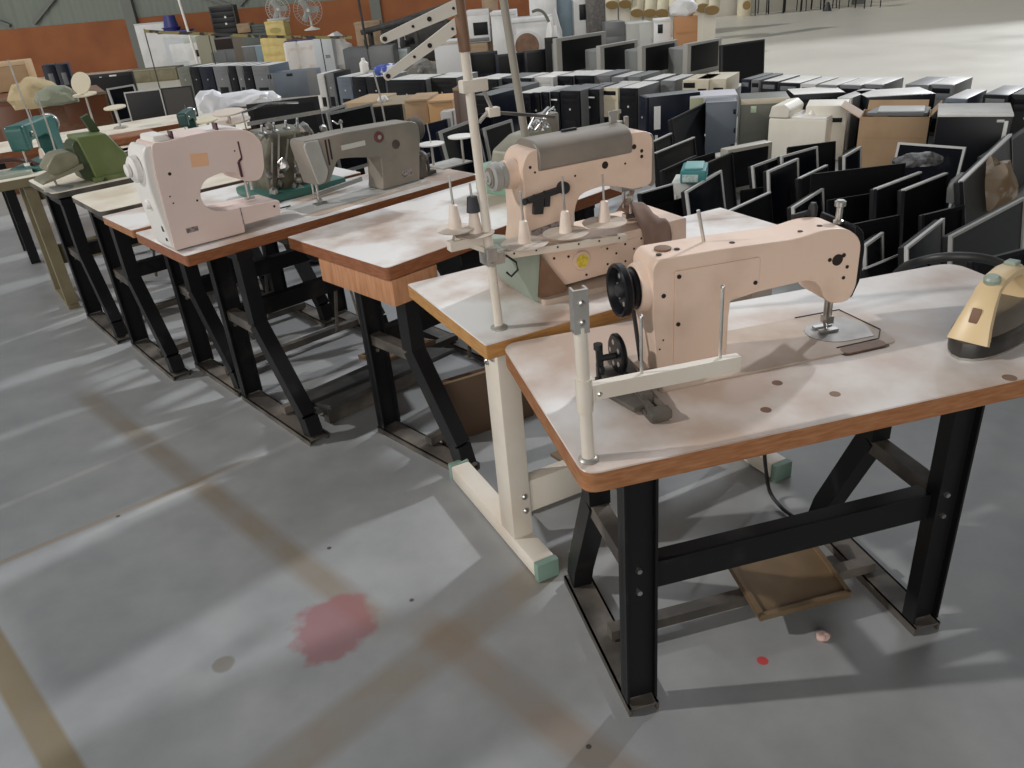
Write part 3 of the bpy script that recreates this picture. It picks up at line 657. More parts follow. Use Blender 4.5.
MB().box((.075, .0745, .824), (.044, .001, .018), (0, 0, 0)).build('rating_label', GREYLAB, m5, B, label='small grey rating label')
mb = MB().bx(.318, .323, .073, .076, 1.03, 1.09); mb.bar((.32, .0745, 1.03), (.306, .0745, 1.02), .003, .008, (0, 0, 1)); mb.bx(.300, .308, .070, .076, .965, 1.02); mb.build('foot_lifter', mat('dark_maroon', (.07, .02, .03), .4), m5, B)
pieces('screw_hole', HOLE, m5, B, [((x, .0752, z), (0, -1, 0), disc(r)) for x, z, r in ((.05, 1.03, .006), (.30, 1.06, .003), (.12, .92, .004), (.405, .83, .005), (.03, .955, .003), (.035, .93, .003))])
for x in (.095, .258): MB().bx(x, x + .006, .085, .12, 1.14, 1.165).build('lid_latch', mat('dark_maroon', (.07, .02, .03), .4), m5, B)
mb = MB().cyl((.345, .15, .945), (.345, .15, .868), .005); mb.bx(.33, .365, .14, .16, .862, .870); mb.cyl((.365, .15, .945), (.365, .15, .895), .006); mb.build('presser_foot', STEEL, m5, B)
MB().bx(.268, .272, .0742, .076, .793, .858).build('arm_seam', GREYLAB, m5, B)
MB().tube([(.24, .26, .768), (.40, .27, .768), (.56, .26, .768)], .003, 6).build('cable', CORD, m5, B)

# ------------------------------------------------------------------ vintage head shape shared by the green machines
def head(name, label, F, base, yaw, m, sc=1.0, m2=None, flip=False, group=None):
    """free-arm-less industrial head: bed, column, arm, nose, wheel"""
    m2 = m2 or STEEL
    h = thing(name, label, 'sewing machine', F, base, yaw, group); h.scale = (sc, sc, sc)
    s_ = -1 if flip else 1
    def X(P): return [(s_ * x, z) for x, z in P]
    MB().prism(rnd(X([(-.25, 0), (.25, 0), (.25, .03), (-.25, .03)]), .006), -.09, .09, 'xz').build('bed', m, h, bevel=.003)
    MB().prism(rnd(X([(.13, .03), (.245, .03), (.235, .12), (.235, .25), (.20, .275), (-.12, .27), (-.22, .272), (-.235, .25), (-.225, .12), (-.165, .12), (-.155, .17), (.06, .175), (.11, .15), (.12, .08)]), .02), -.055, .055, 'xz').build('body', m, h, bevel=.016, bseg=3)
    MB().lathe([(.03, 0), (.06, .005), (.064, .015), (.06, .028), (.03, .035)], (s_ * .238, 0, .215), (s_, 0, 0), 24).build('handwheel', m2, h)
    mb = MB().cyl((s_ * -.20, 0, .12), (s_ * -.20, 0, .05), .006); mb.bx(s_ * -.20 - .015, s_ * -.20 + .015, -.02, .015, .032, .05); mb.build('presser_foot', STEEL, h)
    MB().lathe([(.016, 0), (.016, .006), (.008, .014)], (s_ * -.14, -.056, .21), (0, -1, 0), 14).build('tension_dial', STEEL, h)
    mb = MB().cyl((s_ * .05, 0, .27), (s_ * .05, 0, .33), .003, .003, 6); mb.build('spool_pin', STEEL, h)
    return h
# moss green block machine on T6: wedge shaped casing
B = (.30, .20, .76)
g = thing('sewing_machine', 'moss green slab sided machine on the dark edged cream table', 'sewing machine', F6, B)
MB().prism(rnd([(.235, .765), (.42, .765), (.43, .84), (.345, .985), (.200, .99), (.225, .84)], .012), .06, .26, 'xz').build('casing', GREEN, g, B, bevel=.006)
MB().prism(rnd([(.185, .775), (.235, .765), (.232, .86), (.20, .975), (.175, .955), (.165, .84)], .012), .085, .24, 'xz').build('throat', mat('dark_green_enamel', (.04, .06, .025), .35), g, B, bevel=.004)
MB().bx(.22, .45, .05, .28, .757, .785, bev=.004).build('base', GREEN, g, B)
mb = MB().prism(rnd([(.02, .86), (.08, .925), (.16, .93), (.19, .90), (.18, .84), (.06, .825)], .02), .08, .24, 'xz'); mb.build('oil_tray', mat('khaki_enamel', (.24, .23, .16), .4, 0, (.19, .18, .12), 8), g, B, bevel=.006)
MB().prism(rnd([(-.02, .80), (.19, .84), (.19, .865), (.0, .815)], .006), .05, .25, 'xz').build('work_plate', mat('khaki_enamel', (.24, .23, .16)), g, B)
mb = MB().cyl((.055, .10, .765), (.045, .10, .83), .005); mb.lathe([(.07, 0), (.065, .004), (.02, .012), (.006, .02)], (.055, .10, .76), (0, 0, 1), 20); mb.build('pedestal', GREYL, g, B)
mb = MB().bx(.43, .47, .12, .20, .83, .86); mb.blob((.465, .16, .855), (.025, .03, .02), 1); mb.bar((.36, .16, .96), (.42, .16, .87), .02, .02); mb.tube([(.26, .05, .757), (.27, .04, .78), (.275, .045, .757)], .003, 6); mb.build('lever', BPM, g, B)
mb = MB().bar((.33, .2, .98), (.30, .2, 1.07), .04, .04); mb.build('motor_bracket', mat('dark_green_enamel', (.04, .06, .025)), g, B)
# teal machine on T7
pt = at(44, 164, .76)
head('sewing_machine', 'teal green machine standing on the olive legged table', None, pt, F7.yaw + R(58), TEAL, .92)
def rod_to(px, py, D):
    d = FW * CF + RT * (px - 512) - UP * (py - 384); return EYE + d * (D / math.hypot(d.x, d.y))
for x0, y0, x1, y1, lab in ((60, 166, 36, 92, 'thin rod thread stand leaning in front of the teal machine'), (47, 168, 8, 60, 'longest thin rod thread stand leaning left of the teal machine')):
    b_ = at(x0, y0, .76); D_ = math.hypot(b_.x, b_.y); tp_ = rod_to(x1, y1, D_)
    s = thing('thread_stand', lab, 'thread stand', None, b_)
    MB().tube([(0, 0, .01), (tp_ - b_) * .5 + Vector((.004, 0, 0)), tp_ - b_], .005, 8).build('rod', ZINC, s); MB().lathe([(.022, 0), (.017, .01), (.010, .05), (.004, .055)], (tp_ - b_) * .10, tp_ - b_, 14).build('cone_holder', CONE, s)
    MB().lathe([(.05, 0), (.05, .004), (.01, .008)], (0, 0, 0), (0, 0, 1), 20).build('base', ZINC, s)
pt = at(12, 176, .76)
s = thing('scale_plate', 'pale green flat plate with brown curved bracket at the left picture edge', 'plate', None, pt, F7.yaw)
MB().prism(rnd([(-.12, -.06), (.10, -.06), (.12, .10), (-.12, .10)], .02), .0, .018, 'xy').build('plate', mat('pale_green_glass', (.36, .40, .34), .2), s)
MB().tube(smooth_path([(-.20, .12, .05), (-.05, .13, .07), (.08, .12, .06), (.14, .06, .03), (.17, .0, .012)]), .014, 8).build('bracket', mat('brown_casting', (.10, .045, .04), .4), s)
# M3 half hidden green-grey machine on T3
B = (.80, .40, .76); F3M = Frame(*(F3.w(.20, -.04)[:2]), F3.yaw)
m3 = thing('sewing_machine', 'pale green machine half hidden behind the handwheel of pink long bed machine', 'sewing machine', F3M, B)
MB().bx(.60, .95, .28, .50, .757, .87, bev=.012).build('base', mat('mint_enamel', (.22, .38, .28), .4, 0, (.18, .31, .23), 6), m3, B)
MB().bx(.63, .66, .278, .281, .835, .842).build('slot', HOLE, m3, B)
MB().prism(rnd([(.62, .86), (.68, .86), (.69, .90), (.80, .93), (.90, .95), (.90, .985), (.74, .975), (.64, .93)], .012), .33, .42, 'xz').build('arm', mat('khaki_grey_enamel', (.27, .26, .20), .4, 0, (.21, .20, .15), 6), m3, B, bevel=.010, bseg=3)
mb = MB()
for k in range(9): mb.blob((.80 + .02 * math.sin(k * 2.3) + k * .012, .34 + .01 * math.cos(k * 3.1), 1.0 + .02 * math.sin(k * 1.7)), (.012, .012, .012), 1)
mb.tube([(.76, .35, .97), (.80, .33, 1.04), (.86, .35, 1.0)], .004, 6); mb.tube([(.82, .36, .97), (.88, .33, 1.04), (.94, .35, 1.05)], .004, 6); mb.bar((.76, .36, .97), (.92, .36, 1.05), .012, .012)
for x in (.78, .82, .86, .90): mb.cyl((x, .36, .97), (x - .005, .36, 1.03), .004)
mb.build('tension_discs', STEELP, m3, B)
MB().bx(.89, .96, .34, .42, .95, 1.03, bev=.01).build('motor_housing', GREY, m3, B)
# second tall pole (stand of M3)
pb = at(541, 235, .76)
s = thing('thread_stand', 'tall plain grey pole standing behind the pink long bed machine', 'thread stand', None, pb)
GPO = mat('grey_pole', (.28, .26, .22), .45)
def ray_at(px, py, D):
    d = FW * CF + RT * (px - 512) - UP * (py - 384); return EYE + d * (D / math.hypot(d.x, d.y))
Dp = math.hypot(pb.x, pb.y); ptop = ray_at(502.5, -6, Dp)
MB().cyl((0, 0, 0), ptop - pb, .0125, .0125, 12).build('pole', GPO, s); MB().lathe([(.03, 0), (.03, .006), (.014, .012)], (0, 0, 0), (0, 0, 1), 16).build('base_ring', ZINC, s)
# spool trays behind M4
s = thing('thread_stand', 'low stand with two white spool discs beside the grey machine', 'thread stand', F4, (1.36, .30, .76))
for x, y, z in ((0, .02, .10), (.12, -.06, .12)):
    MB().cyl((x, y, 0), (x, y, z), .006).build('stem', ZINC, s); MB().lathe([(.004, 0), (.062, .0), (.064, .006), (.05, .008), (.004, .010)], (x, y, z), (0, 0, 1), 26).build('spool_disc', WHTP, s)
MB().cyl((0, .02, .10), (-.01, .02, .20), .003).build('spool_pin', STEEL, s)
MB().bx(-.03, .15, -.09, .05, 0, .006).build('base', ZINC, s)
# thin rod of the M4 stand
s = thing('thread_stand', 'thin upright thread rod with hook behind the grey machine', 'thread stand', F4, (1.20, .42, .76))
MB().tube([(0, 0, 0), (-.02, 0, .35), (-.035, 0, .45), (-.06, 0, .455)], .004, 8).build('rod', ZINC, s); MB().lathe([(.02, 0), (.02, .006), (.005, .01)], (0, 0, 0), (0, 0, 1), 14).build('base_ring', ZINC, s)

# overlocker between M5 and M4
OVG = mat('oily_olive_metal', (.09, .085, .055), .45, 0, (.20, .18, .13), 16, .4, .7, 6)
po = at(287, 191, .757)
ov = thing('overlock_machine', 'oily olive overlock machine between the domestic and the grey machine', 'overlock machine', None, po, F4.yaw); ov.scale = (1.25, 1.25, 1.35)
MB().prism(rnd([(-.10, 0), (.12, 0), (.12, .14), (.10, .20), (-.06, .20), (-.10, .12)], .02), -.09, .10, 'xz').build('body', OVG, ov, bevel=.012)
mb = MB()
for k in range(26):
    mb.blob((random.uniform(-.12, .14), random.uniform(-.13, -.07), random.uniform(.02, .23)), (random.uniform(.008, .022),) * 3, 1, .2)
for k in range(8):
    x = -.10 + k * .03; mb.bar((x, -.10, .05 + .02 * (k % 3)), (x + .03, -.11, .18 + .02 * (k % 2)), .008, .006)
mb.build('looper_parts', STEEL, ov)
mb = MB()
for k in range(4): mb.lathe([(.014, 0), (.014, .006), (.006, .01), (.004, .03)], (-.07 + k * .045, -.05, .20), (0, -.3, 1), 12)
mb.tube([(-.10, 0, .2), (-.11, -.02, .27), (-.02, -.02, .285), (.10, -.02, .27)], .004, 6); mb.bar((-.12, -.06, .24), (.16, -.06, .235), .006, .012)
mb.build('thread_guides', STEELP, ov)
MB().lathe([(.03, 0), (.05, .006), (.05, .025), (.03, .03)], (.12, 0, .10), (1, 0, 0), 22).build('handwheel', BPM, ov)
mb = MB().bx(-.14, .17, -.14, .12, 0, .03, bev=.01); mb.build('base', mat('green_top', (.05, .16, .13), .4), ov, label='dark green base plate')
# ------------------------------------------------------------------ hall shell
ORW = mat('orange_painted_blockwork', (.30, .105, .035), .75, 0, (.22, .07, .025), 1.2, .4, .7, 8)
def corrugated():
    m = bpy.data.materials.new('green_corrugated_cladding'); m.use_nodes = True; nt = m.node_tree; b = nt.nodes['Principled BSDF']
    b.inputs['Base Color'].default_value = (.17, .20, .175, 1); b.inputs['Roughness'].default_value = .55
    tc = nt.nodes.new('ShaderNodeTexCoord'); wv = nt.nodes.new('ShaderNodeTexWave'); wv.bands_direction = 'X'; wv.inputs['Scale'].default_value = 1.1
    nt.links.new(tc.outputs['Object'], wv.inputs['Vector']); bp = nt.nodes.new('ShaderNodeBump'); bp.inputs['Strength'].default_value = .5; bp.inputs['Distance'].default_value = .05
    nt.links.new(wv.outputs['Fac'], bp.inputs['Height']); nt.links.new(bp.outputs['Normal'], b.inputs['Normal']); return m
CLAD = corrugated()
WY = 22.6
PALE = mat('pale_block_wall', (.62, .60, .53), .7)
structure(MB().bx(-32, 3.2, WY, WY + .3, 0, 1.17).build('wall_back', ORW, smooth=0))
structure(MB().bx(-32, 32, WY + .02, WY + .28, 1.17, 6.0).build('wall_back_cladding', CLAD, smooth=0))
structure(MB().bx(3.2, 32, WY, WY + .3, 0, 1.17).build('wall_back_pale', PALE, smooth=0))
structure(MB().bx(-32.3, -32, -6, WY + .3, 0, 6.0).build('wall_left', PALE, smooth=0))
structure(MB().bx(32, 32.3, -6, WY + .3, 0, 6.0).build('wall_right', PALE, smooth=0))
GST = mat('grey_steelwork', (.14, .15, .14), .55)
for i, x in enumerate((-21.5, -14.9, -8.75, -2.6, 3.6, 9.8)):
    structure(MB().bx(x - .13, x + .13, WY - .16, WY, 0, 6.0).build('trim_%d' % (i + 1), GST))
for i, (x0, z0, x1, z1) in enumerate([(-14.7, 2.6, -11.8, 1.25), (-11.2, 1.25, -9.0, 2.9), (-8.5, 2.2, -6.2, 1.25), (-6.0, 1.25, -3.4, 3.2), (-18.5, 1.3, -15.2, 2.6), (-2.3, 2.6, .2, 1.25)]):
    structure(MB().bar((x0, WY - .06, z0), (x1, WY - .06, z1), .08, .08, (0, 1, 0)).build('trim_%d' % (i + 10), GST))

# unseen slab, added to keep the door sun off the right hand side
structure(MB().prism([(4.95, 4.0), (9.4, 13.2), (26, 13.2), (26, -5.5), (4.95, -5.5)], 6.0, 6.2, 'xy').build('sun_blocker', CLAD, smooth=0))

# ------------------------------------------------------------------ helpers for things standing in the hall
def hit_height(px, py, p):
    """height at which the sight line of a pixel passes over the ground point p"""
    d = FW * CF + RT * (px - 512) - UP * (py - 384)
    t = math.hypot(p.x, p.y) / math.hypot(d.x, d.y); return EYE.z + d.z * t
def place(x0, x1, yt, yb=None, h=None, zb=0.0, yaw=0.0):
    """front-left bottom corner, width and height of a box from its outline in the photograph"""
    p = at(x0, yb, zb) if h is None else at(x0, yt, zb + h)
    p = Vector((p.x, p.y, zb))
    if h is None: h = max(.02, hit_height(x0, yt, p) - zb)
    if isinstance(x1, float) and x1 < 5: wdt = x1
    else:
        # width along the yawed front edge so that its far corner falls at column x1
        e = Vector((math.cos(yaw), math.sin(yaw), 0)); lo, hi = .01, 4.0
        def col(wd):
            q = p + e * wd + Vector((0, 0, h)) - EYE; z_ = q.dot(FW); return 512 + CF * q.dot(RT) / z_
        for _ in range(40):
            m_ = (lo + hi) / 2
            if col(m_) < x1: lo = m_
            else: hi = m_
        wdt = lo
    return p, wdt, h
def boxyD(name, label, cat, x0, x1, yt, yb, D, d=.4, yaw=0.0, **kw):
    """as boxy, for a thing standing raised: its base height follows from the distance D"""
    p = FW * CF + RT * (x0 - 512) - UP * (yb - 384); p = EYE + p * (D / math.hypot(p.x, p.y)); zb = p.z
    h = hit_height(x0, yt, p) - zb
    return boxy(name, label, cat, x0, x1, yt, None, h, zb, d, yaw, **kw)
def boxy(name, label, cat, x0, x1, yt, yb=None, h=None, zb=0.0, d=.4, yaw=0.0, m=None, parts=(), part='body', bev=.008, group=None):
    """a cased thing: body plus front parts given as fractions of its front (name, u0, u1, v0, v1, material, thickness)"""
    yaw = R(yaw); p, W, H = place(x0, x1, yt, yb, h, zb, yaw)
    o = thing(name, label, cat, None, p, yaw, group)
    MB().bx(0, W, 0, d, 0, H, bev=min(bev, W * .2, H * .2)).build(part, m, o)
    for q in parts:
        n, u0, u1, v0, v1, mm, th = q[:7]
        MB().bx(u0 * W, u1 * W, -th, .001, v0 * H, v1 * H, bev=min(.003, th * .4)).build(n, mm, o, label=q[7] if len(q) > 7 else None)
    return o, W, H

PCB = mat('black_pc_plastic', (.005, .006, .009), .42, spec=.25); PCN = mat('navy_pc_panel', (.009, .012, .024), .4, 0, (.014, .018, .032), 5, spec=.25)
PCG = mat('grey_pc_steel', (.13, .135, .14), .42, 0, (.13, .14, .15), 4); PCL = mat('light_grey_pc', (.46, .46, .45), .42)
PCT = mat('dusty_pc_lid', (.62, .62, .60), .45, 0, (.50, .49, .47), 5, .4, .7); BEI = mat('beige_pc_plastic', (.52, .47, .36), .5, 0, (.46, .41, .31), 4)
PCS = mat('blue_grey_pc_side', (.10, .125, .16), .45, 0, (.085, .105, .135), 3); KHK = mat('khaki_grey_case', (.12, .125, .105), .5, 0, (.095, .10, .085), 4)
WST = mat('white_paper_sticker', (.80, .80, .80), .6); LEDO = mat('orange_dot', (.7, .3, .05), .5); SILV = mat('silver_bezel', (.48, .48, .47), .38); SILD = mat('dull_silver_bezel', (.28, .28, .27), .42)
SCR = mat('dead_screen', (.003, .004, .007), .25, spec=.22); SCRM = mat('matt_dead_screen', (.004, .0045, .006), .5, spec=.22); DGB = mat('dark_grey_housing', (.008, .008, .009), .5, 0, (.015, .0145, .014), 5, spec=.25)
def tower(label, px, py, w, yaw, h=.43, d=.45, front=None, side=None, lid=None, feat='std', group='computer towers on the floor', zb=0.0, flat=False):
    """computer case; px,py is its front top left corner"""
    yaw = R(yaw); p = at(px, py, zb + h); p.z = zb
    if w > 5: w = max(.06, place(px, w, py, h=h, zb=zb, yaw=yaw)[1] - .006)
    side = side or PCG; front = front or PCB; lid = lid or side
    o = thing('computer_tower' if not flat else 'desktop_computer', label, 'computer', None, p, yaw, group)
    mb = MB().bx(.002, w - .002, .02, d, .008, h, 0, .004)
    for f in mb.bm.faces:
        f.normal_update()
        if f.normal.z > .8: f.material_index = 1
    mb.build('case', [side, lid], o)
    fp = MB().bx(0, w, -.012, .02, 0, h, bev=.005).build('front_panel', front, o)
    if flat:
        MB().bx(.04 * w, .48 * w, -.016, -.011, .55 * h, .85 * h, bev=.001).build('drive_bay', PCB if front is not PCB else PCG, fp)
        MB().bx(.60 * w, .92 * w, -.015, -.011, .3 * h, .5 * h, bev=.001).build('drive_bay', PCB if front is not PCB else PCG, fp)
        MB().lathe([(.012, 0), (.012, .004)], (.8 * w, -.011, .75 * h), (0, -1, 0), 10).build('power_button', PCL, fp)
    else:
        dm = PCG if front in (PCB, PCN) else PCB
        MB().bx(.12 * w, .88 * w, -.015, -.011, h * .84, h * .93, bev=.001).build('drive_bay', front if feat == 'plain' else dm if feat == 'bays' else front, fp)
        MB().bx(.12 * w, .88 * w, -.015, -.011, h * .72, h * .81, bev=.001).build('drive_bay', front, fp)
        MB().lathe([(.011, 0), (.011, .004)], (w * .5, -.011, h * .60), (0, -1, 0), 10).build('power_button', LEDO if feat == 'orange' else PCL, fp)
        MB().bx(.2 * w, .8 * w, -.014, -.011, h * .08, h * .35, bev=.001).build('vent_grille', PCB, fp)
        if feat == 'sticker': MB().bx(.2 * w, .8 * w, -.0145, -.0105, h * .74, h * .88).build('sticker', WST, fp, label='white sticker')
        if feat == 'side_sticker': MB().bx(-.001, .0025, .08, .13, h * .35, h * .82).build('sticker', WST, o, label='tall white side sticker')
    return o
def lcd(label, x0, y0, x1, y1, z, h=None, bez=None, scr=None, tilt=8, th=.045, bw=.018, stand=False, zb=0.0, group='discarded monitors', back=None, name='monitor', face=True):
    """flat monitor given by the two ends of its top edge at height z; leans back by tilt"""
    a = at(x0, y0, z); b = at(x1, y1, z); W = (b - a).length; yaw = math.atan2(b.y - a.y, b.x - a.x)
    top = bez == 'top'; bez = BPL if top else bez or BPL; scr = scr or SCR; back = back or DGB
    if h is None: h = z - zb
    t = R(tilt)
    base = a + Vector((math.sin(yaw), -math.cos(yaw), 0)) * (h * math.sin(t)); base.z = z - h * math.cos(t)
    o = thing(name, label, 'monitor', None, base, yaw, group); o.rotation_euler = (-t, 0, yaw)
    MB().bx(.004, W - .004, .012, th, .004, h - .004, bev=.008).build('housing', back, o)
    bz = MB()
    bz.bx(0, W, 0, .016, 0, bw * 1.3); bz.bx(0, W, 0, .016, h - bw, h); bz.bx(0, bw, 0, .016, bw * 1.3, h - bw); bz.bx(W - bw, W, 0, .016, bw * 1.3, h - bw)
    bz.build('bezel', bez, o)
    if top: MB().bx(.0, W, -.001, .020, h - .006, h + .003, bev=.001).build('top_edge', SILV, o, label='bright top edge')
    MB().bx(bw * .8, W - bw * .8, .006, .013, bw, h - bw * .8).build('screen', scr, o)
    if stand:
        MB().bx(W * .44, W * .56, .02, .06, -(z - zb - h) - .0, h * .3).build('stand_neck', back, o)
        MB().bx(W * .28, W * .72, -.07, .13, -(z - zb - h), -(z - zb - h) + .02, bev=.006).build('stand_base', back, o)
    return o
def crt(label, x0, x1, yt, yb, yaw, m, d=.42, bz=None, group='old tube monitors at the back', zb=0.0):
    yaw = R(yaw); p, W, H = place(x0, x1, yt, yb, None, zb, yaw); bz = bz or m
    o = thing('tube_monitor', label, 'monitor', None, p, yaw, group)
    mb = MB().bx(0, W, 0, .09, 0, H, bev=.01); mb.build('bezel', bz, o)
    mb = MB().prism(rnd([(.012, .09), (W - .02, .09), (W - .05, .22), (W * .72, d), (W * .16, d), (.02, .26)], .03), .02, H - .07, 'xy'); mb.build('housing', m, o, bevel=.012)
    MB().bx(W * .10, W * .90, -.004, .002, H * .14, H * .92, bev=.002).build('screen', SCRM, o)
    return o

# ------------------------------------------------------------------ rows of computer towers (front row, left to right)
Y = -40
tower('black tower with tiny orange light in front row, partly behind the tall grey pole', 492, 88, 515, Y, feat='orange')
tower('plain black tower directly right of the tall grey pole in the front row', 517, 93, 531, Y, side=PCN, lid=PCT)
tower('narrow black tower squeezed third in the front row of computers', 532, 92.5, 540, Y, lid=PCT, feat='plain')
tower('black tower with silver rim, left of the one wearing a white strip label', 540.5, 92, 549, Y, side=PCL, feat='plain')
tower('black tower with white strip label on its front, fifth in front row', 549.5, 91.5, 560, Y, feat='sticker')
tower('wide black tower in the front row, right of the white strip label one', 560.5, 90.5, 580, Y, h=.44)
tower('black tower wearing a round white sticker beside the beige tower', 581, 89, 599, Y, feat='sticker', side=PCG)
bt = tower('beige tower with black top bay and dark grey middle in the front row', 600, 87.5, 619, Y, front=BEI, side=BEI, lid=PCL, feat='bays')
tower('black tower with grey sides standing right of the beige tower', 620, 88, 638, Y, side=PCG, lid=PCT)
o = tower('big navy tower turned side on with a tall white sticker near its edge', 640, 95, .19, -82, h=.45, d=.50, front=PCN, side=PCN, lid=PCG, feat='plain')
MB().bx(.2095, .212, .06, .12, .17, .37).build('sticker', WST, o, label='tall white sticker'); MB().bx(.2095, .212, .07, .095, .06, .12).build('sticker', WST, o, label='small white sticker')
# second row, lids showing over the first
rowb = [(474, 79, 498, PCB, PCG, PCT, 'grey lidded black tower behind the cream pole, second row left end'),
        (499, 78, 518, PCB, PCG, PCG, 'dark grey lidded tower behind the tall grey pole in the second row'),
        (519, 78, 531, PCB, PCG, PCT, 'grey lidded tower carrying a small white object in second row'),
        (532, 77, 554, PCL, PCL, WHTP, 'white lidded tower lying behind the white strip label one'),
        (555, 76, 573, PCB, PCG, PCT, 'pale dusty lid in second row behind the wide black tower'),
        (574, 75.5, 594, PCB, PCG, PCT, 'dusty lid with dark gap in second row behind the round sticker tower'),
        (596, 75, 611, PCG, PCG, PCG, 'dark grey lid in the second row behind the beige tower')]
for px, py, wd, f, s_, l, lab in rowb: tower(lab, px, py, wd, Y, front=f, side=s_, lid=l)
for i, (px, py, l, lab) in enumerate([(612, 77, PCL, 'silver rimmed case in third row below the second tube monitor'), (628, 76.5, PCG, 'grey case in third row below the third tube monitor'), (643, 80, PCT, 'long pale lidded case right of the third row silver case'), (661, 80.5, PCL, 'light lidded case behind the big navy tower')]): tower(lab, px, py, .15, Y, side=PCG, lid=l, front=PCG)
# left rows seen from the front
YL = -28
tower('leftmost olive grey tower of the far left row beneath the barrier tape', 177, 67.5, 189, -30, h=.5, front=KHK, side=KHK)
for px, py, wd, f, lab in [(190, 67, 198, PCB, 'black tower with white dot right of the olive grey one'), (199, 67, 212, PCN, 'wide navy black case in the far left row'),
                           (213, 66.5, 227, PCG, 'wide grey tower in the far left row above the white plastic bag'), (228, 66, 235, PCB, 'black tower second right of the wide grey far left tower'),
                           (236, 66, 242, PCG, 'grey tower in the middle of the far left row'), (243, 66, 251, PCB, 'black slotted tower near the right end of far left row'), (252, 66, 268, PCG, 'grey tower at the right end of the far left row')]:
    tower(lab, px, py, wd, YL, h=.5, d=.5, front=f, side=PCS, lid=PCT, group='computer towers in the far left row')
boxy('computer_tower', 'large slate blue tower lying side on above the big black television', 'computer', 271, 316, 73, 99, d=.30, yaw=-3, m=PCS, part='case', parts=[('front_panel', 0, .13, 0, 1, PCG, .004), ('rear_panel', .80, 1, .0, 1, PCG, .004), ('latch', .40, .52, .82, .93, PCB, .006), ('drive_bay', .03, .10, .78, .96, PCB, .008)])
tower('pale grey slim tower right of the large slate blue tower', 317, 74, 324, -25, h=.47, front=PCL, side=PCB, lid=PCT)
tower('slim tower with half black face between slate tower and blue grey one', 325, 73.5, 333, -25, h=.47, front=PCG, side=PCB)
YM = -33
for px, py, wd, f, s_, lab in [(337, 77, 351, PCS, PCS, 'blue grey tower with round badge right of the slim half black one'), (352, 77, 365, PCB, PCG, 'black tower with white button left of its twin with grey side'),
                               (366, 77, 384, PCB, PCG, 'black tower with white button right of its twin under the white bottle'), (387, 80, 425, PCB, PCG, 'wide black tower with white ring mark beneath the lower cream arm'),
                               (427, 78, 456, DGB, PCG, 'dark grey tower under the white fridge, left of the cream pole')]:
    tower(lab, px, py, wd, YM, h=.43, d=.5, front=f, side=s_, lid=PCT)
tower('black tower with open top, just right of the cream pole clamp', 473, 95, 491, Y, h=.46, front=PCB, side=PCN, lid=PCG)

# right-hand field of cases seen from above
YR = -47
rt = [(683, 80, .26, .16, .40, BEI, BEI, 'beige desktop case with rounded front on top of the right field', True, .30),
      (696, 79, .30, .16, .46, BEI, BEI, 'long beige desktop case right of the rounded beige one', True, .30)]
for px, py, wd, hh, dd, f, s_, lab, fl_, zb in rt:
    tower(lab, px, py, wd, YR + 15, h=hh, d=dd, front=f, side=s_, lid=BEI, flat=True, zb=zb, group='desktop cases in the right field')
    # case below carries it
tower('pale case beneath the rounded beige desktop', 684, 90.5, .30, YR + 15, h=.295, d=.42, front=PCL, side=PCL, lid=PCL, group='desktop cases in the right field')
tower('black case beneath the long beige desktop', 700, 90.5, .34, YR + 15, h=.295, d=.48, front=PCB, side=PCG, lid=PCL, group='desktop cases in the right field')
for px, py, wd, f, s_, l, lab in [
    (742, 79, 751, PCN, PCG, PCG, 'navy fronted case right of the long beige desktop'), (752, 79.5, 761, PCG, PCG, PCG, 'grey case with dark gap between navy fronted and white lidded ones'),
    (762, 81, 778, PCB, PCG, PCT, 'black fronted case with pale lid below the black television'), (779, 82.5, 800, PCB, PCG, WHTP, 'white lidded black case at the edge of the open floor'),
    (801, 83.5, 817, PCL, BEI, PCT, 'small pale case at the edge of the open floor'),
    (838, 97, 853, PCL, PCG, PCL, 'light grey tower with slotted drive bays right of the printers'), (818, 84.5, 838, PCG, PCG, PCT, 'dusty lidded case behind the slotted light grey tower'),
    (840, 84.5, 862, PCG, PCG, PCT, 'grey case at the rear of the right field, behind the carton'),
    (946, 98, 968, PCS, PCN, PCL, 'blue grey slotted tower right of the carton'), (931, 84, 955, PCG, PCG, PCT, 'grey lidded case on the far rim behind the blue grey slotted tower'),
    (906, 84, 930, PCG, PCG, PCG, 'grey lid on the far rim behind the carton'), (864, 84, 884, PCG, PCG, PCT, 'small grey lid on the far rim left of its darker neighbour'),
    (984, 94, 1010, PCB, PCN, PCG, 'black tower with silver tag near the right picture edge'), (1012, 94, .25, DGB, DGB, PCG, 'dark grey tower cut by the right picture edge')]:
    tower(lab, px, py, wd, YR, front=f, side=s_, lid=l, feat='bays', h=.42, group='computer towers in the right field')
tower('white slab topped desktop with black front behind the beige printer', 794, 95, .42, -10, h=.40, d=.36, front=PCB, side=PCB, lid=WHTP, feat='plain', group='computer towers in the right field')
tower('wide dusty slab with black front above the open carton', 867, 97.5, .52, -8, h=.42, d=.36, front=PCB, side=PCB, lid=PCT, feat='plain', group='computer towers in the right field')
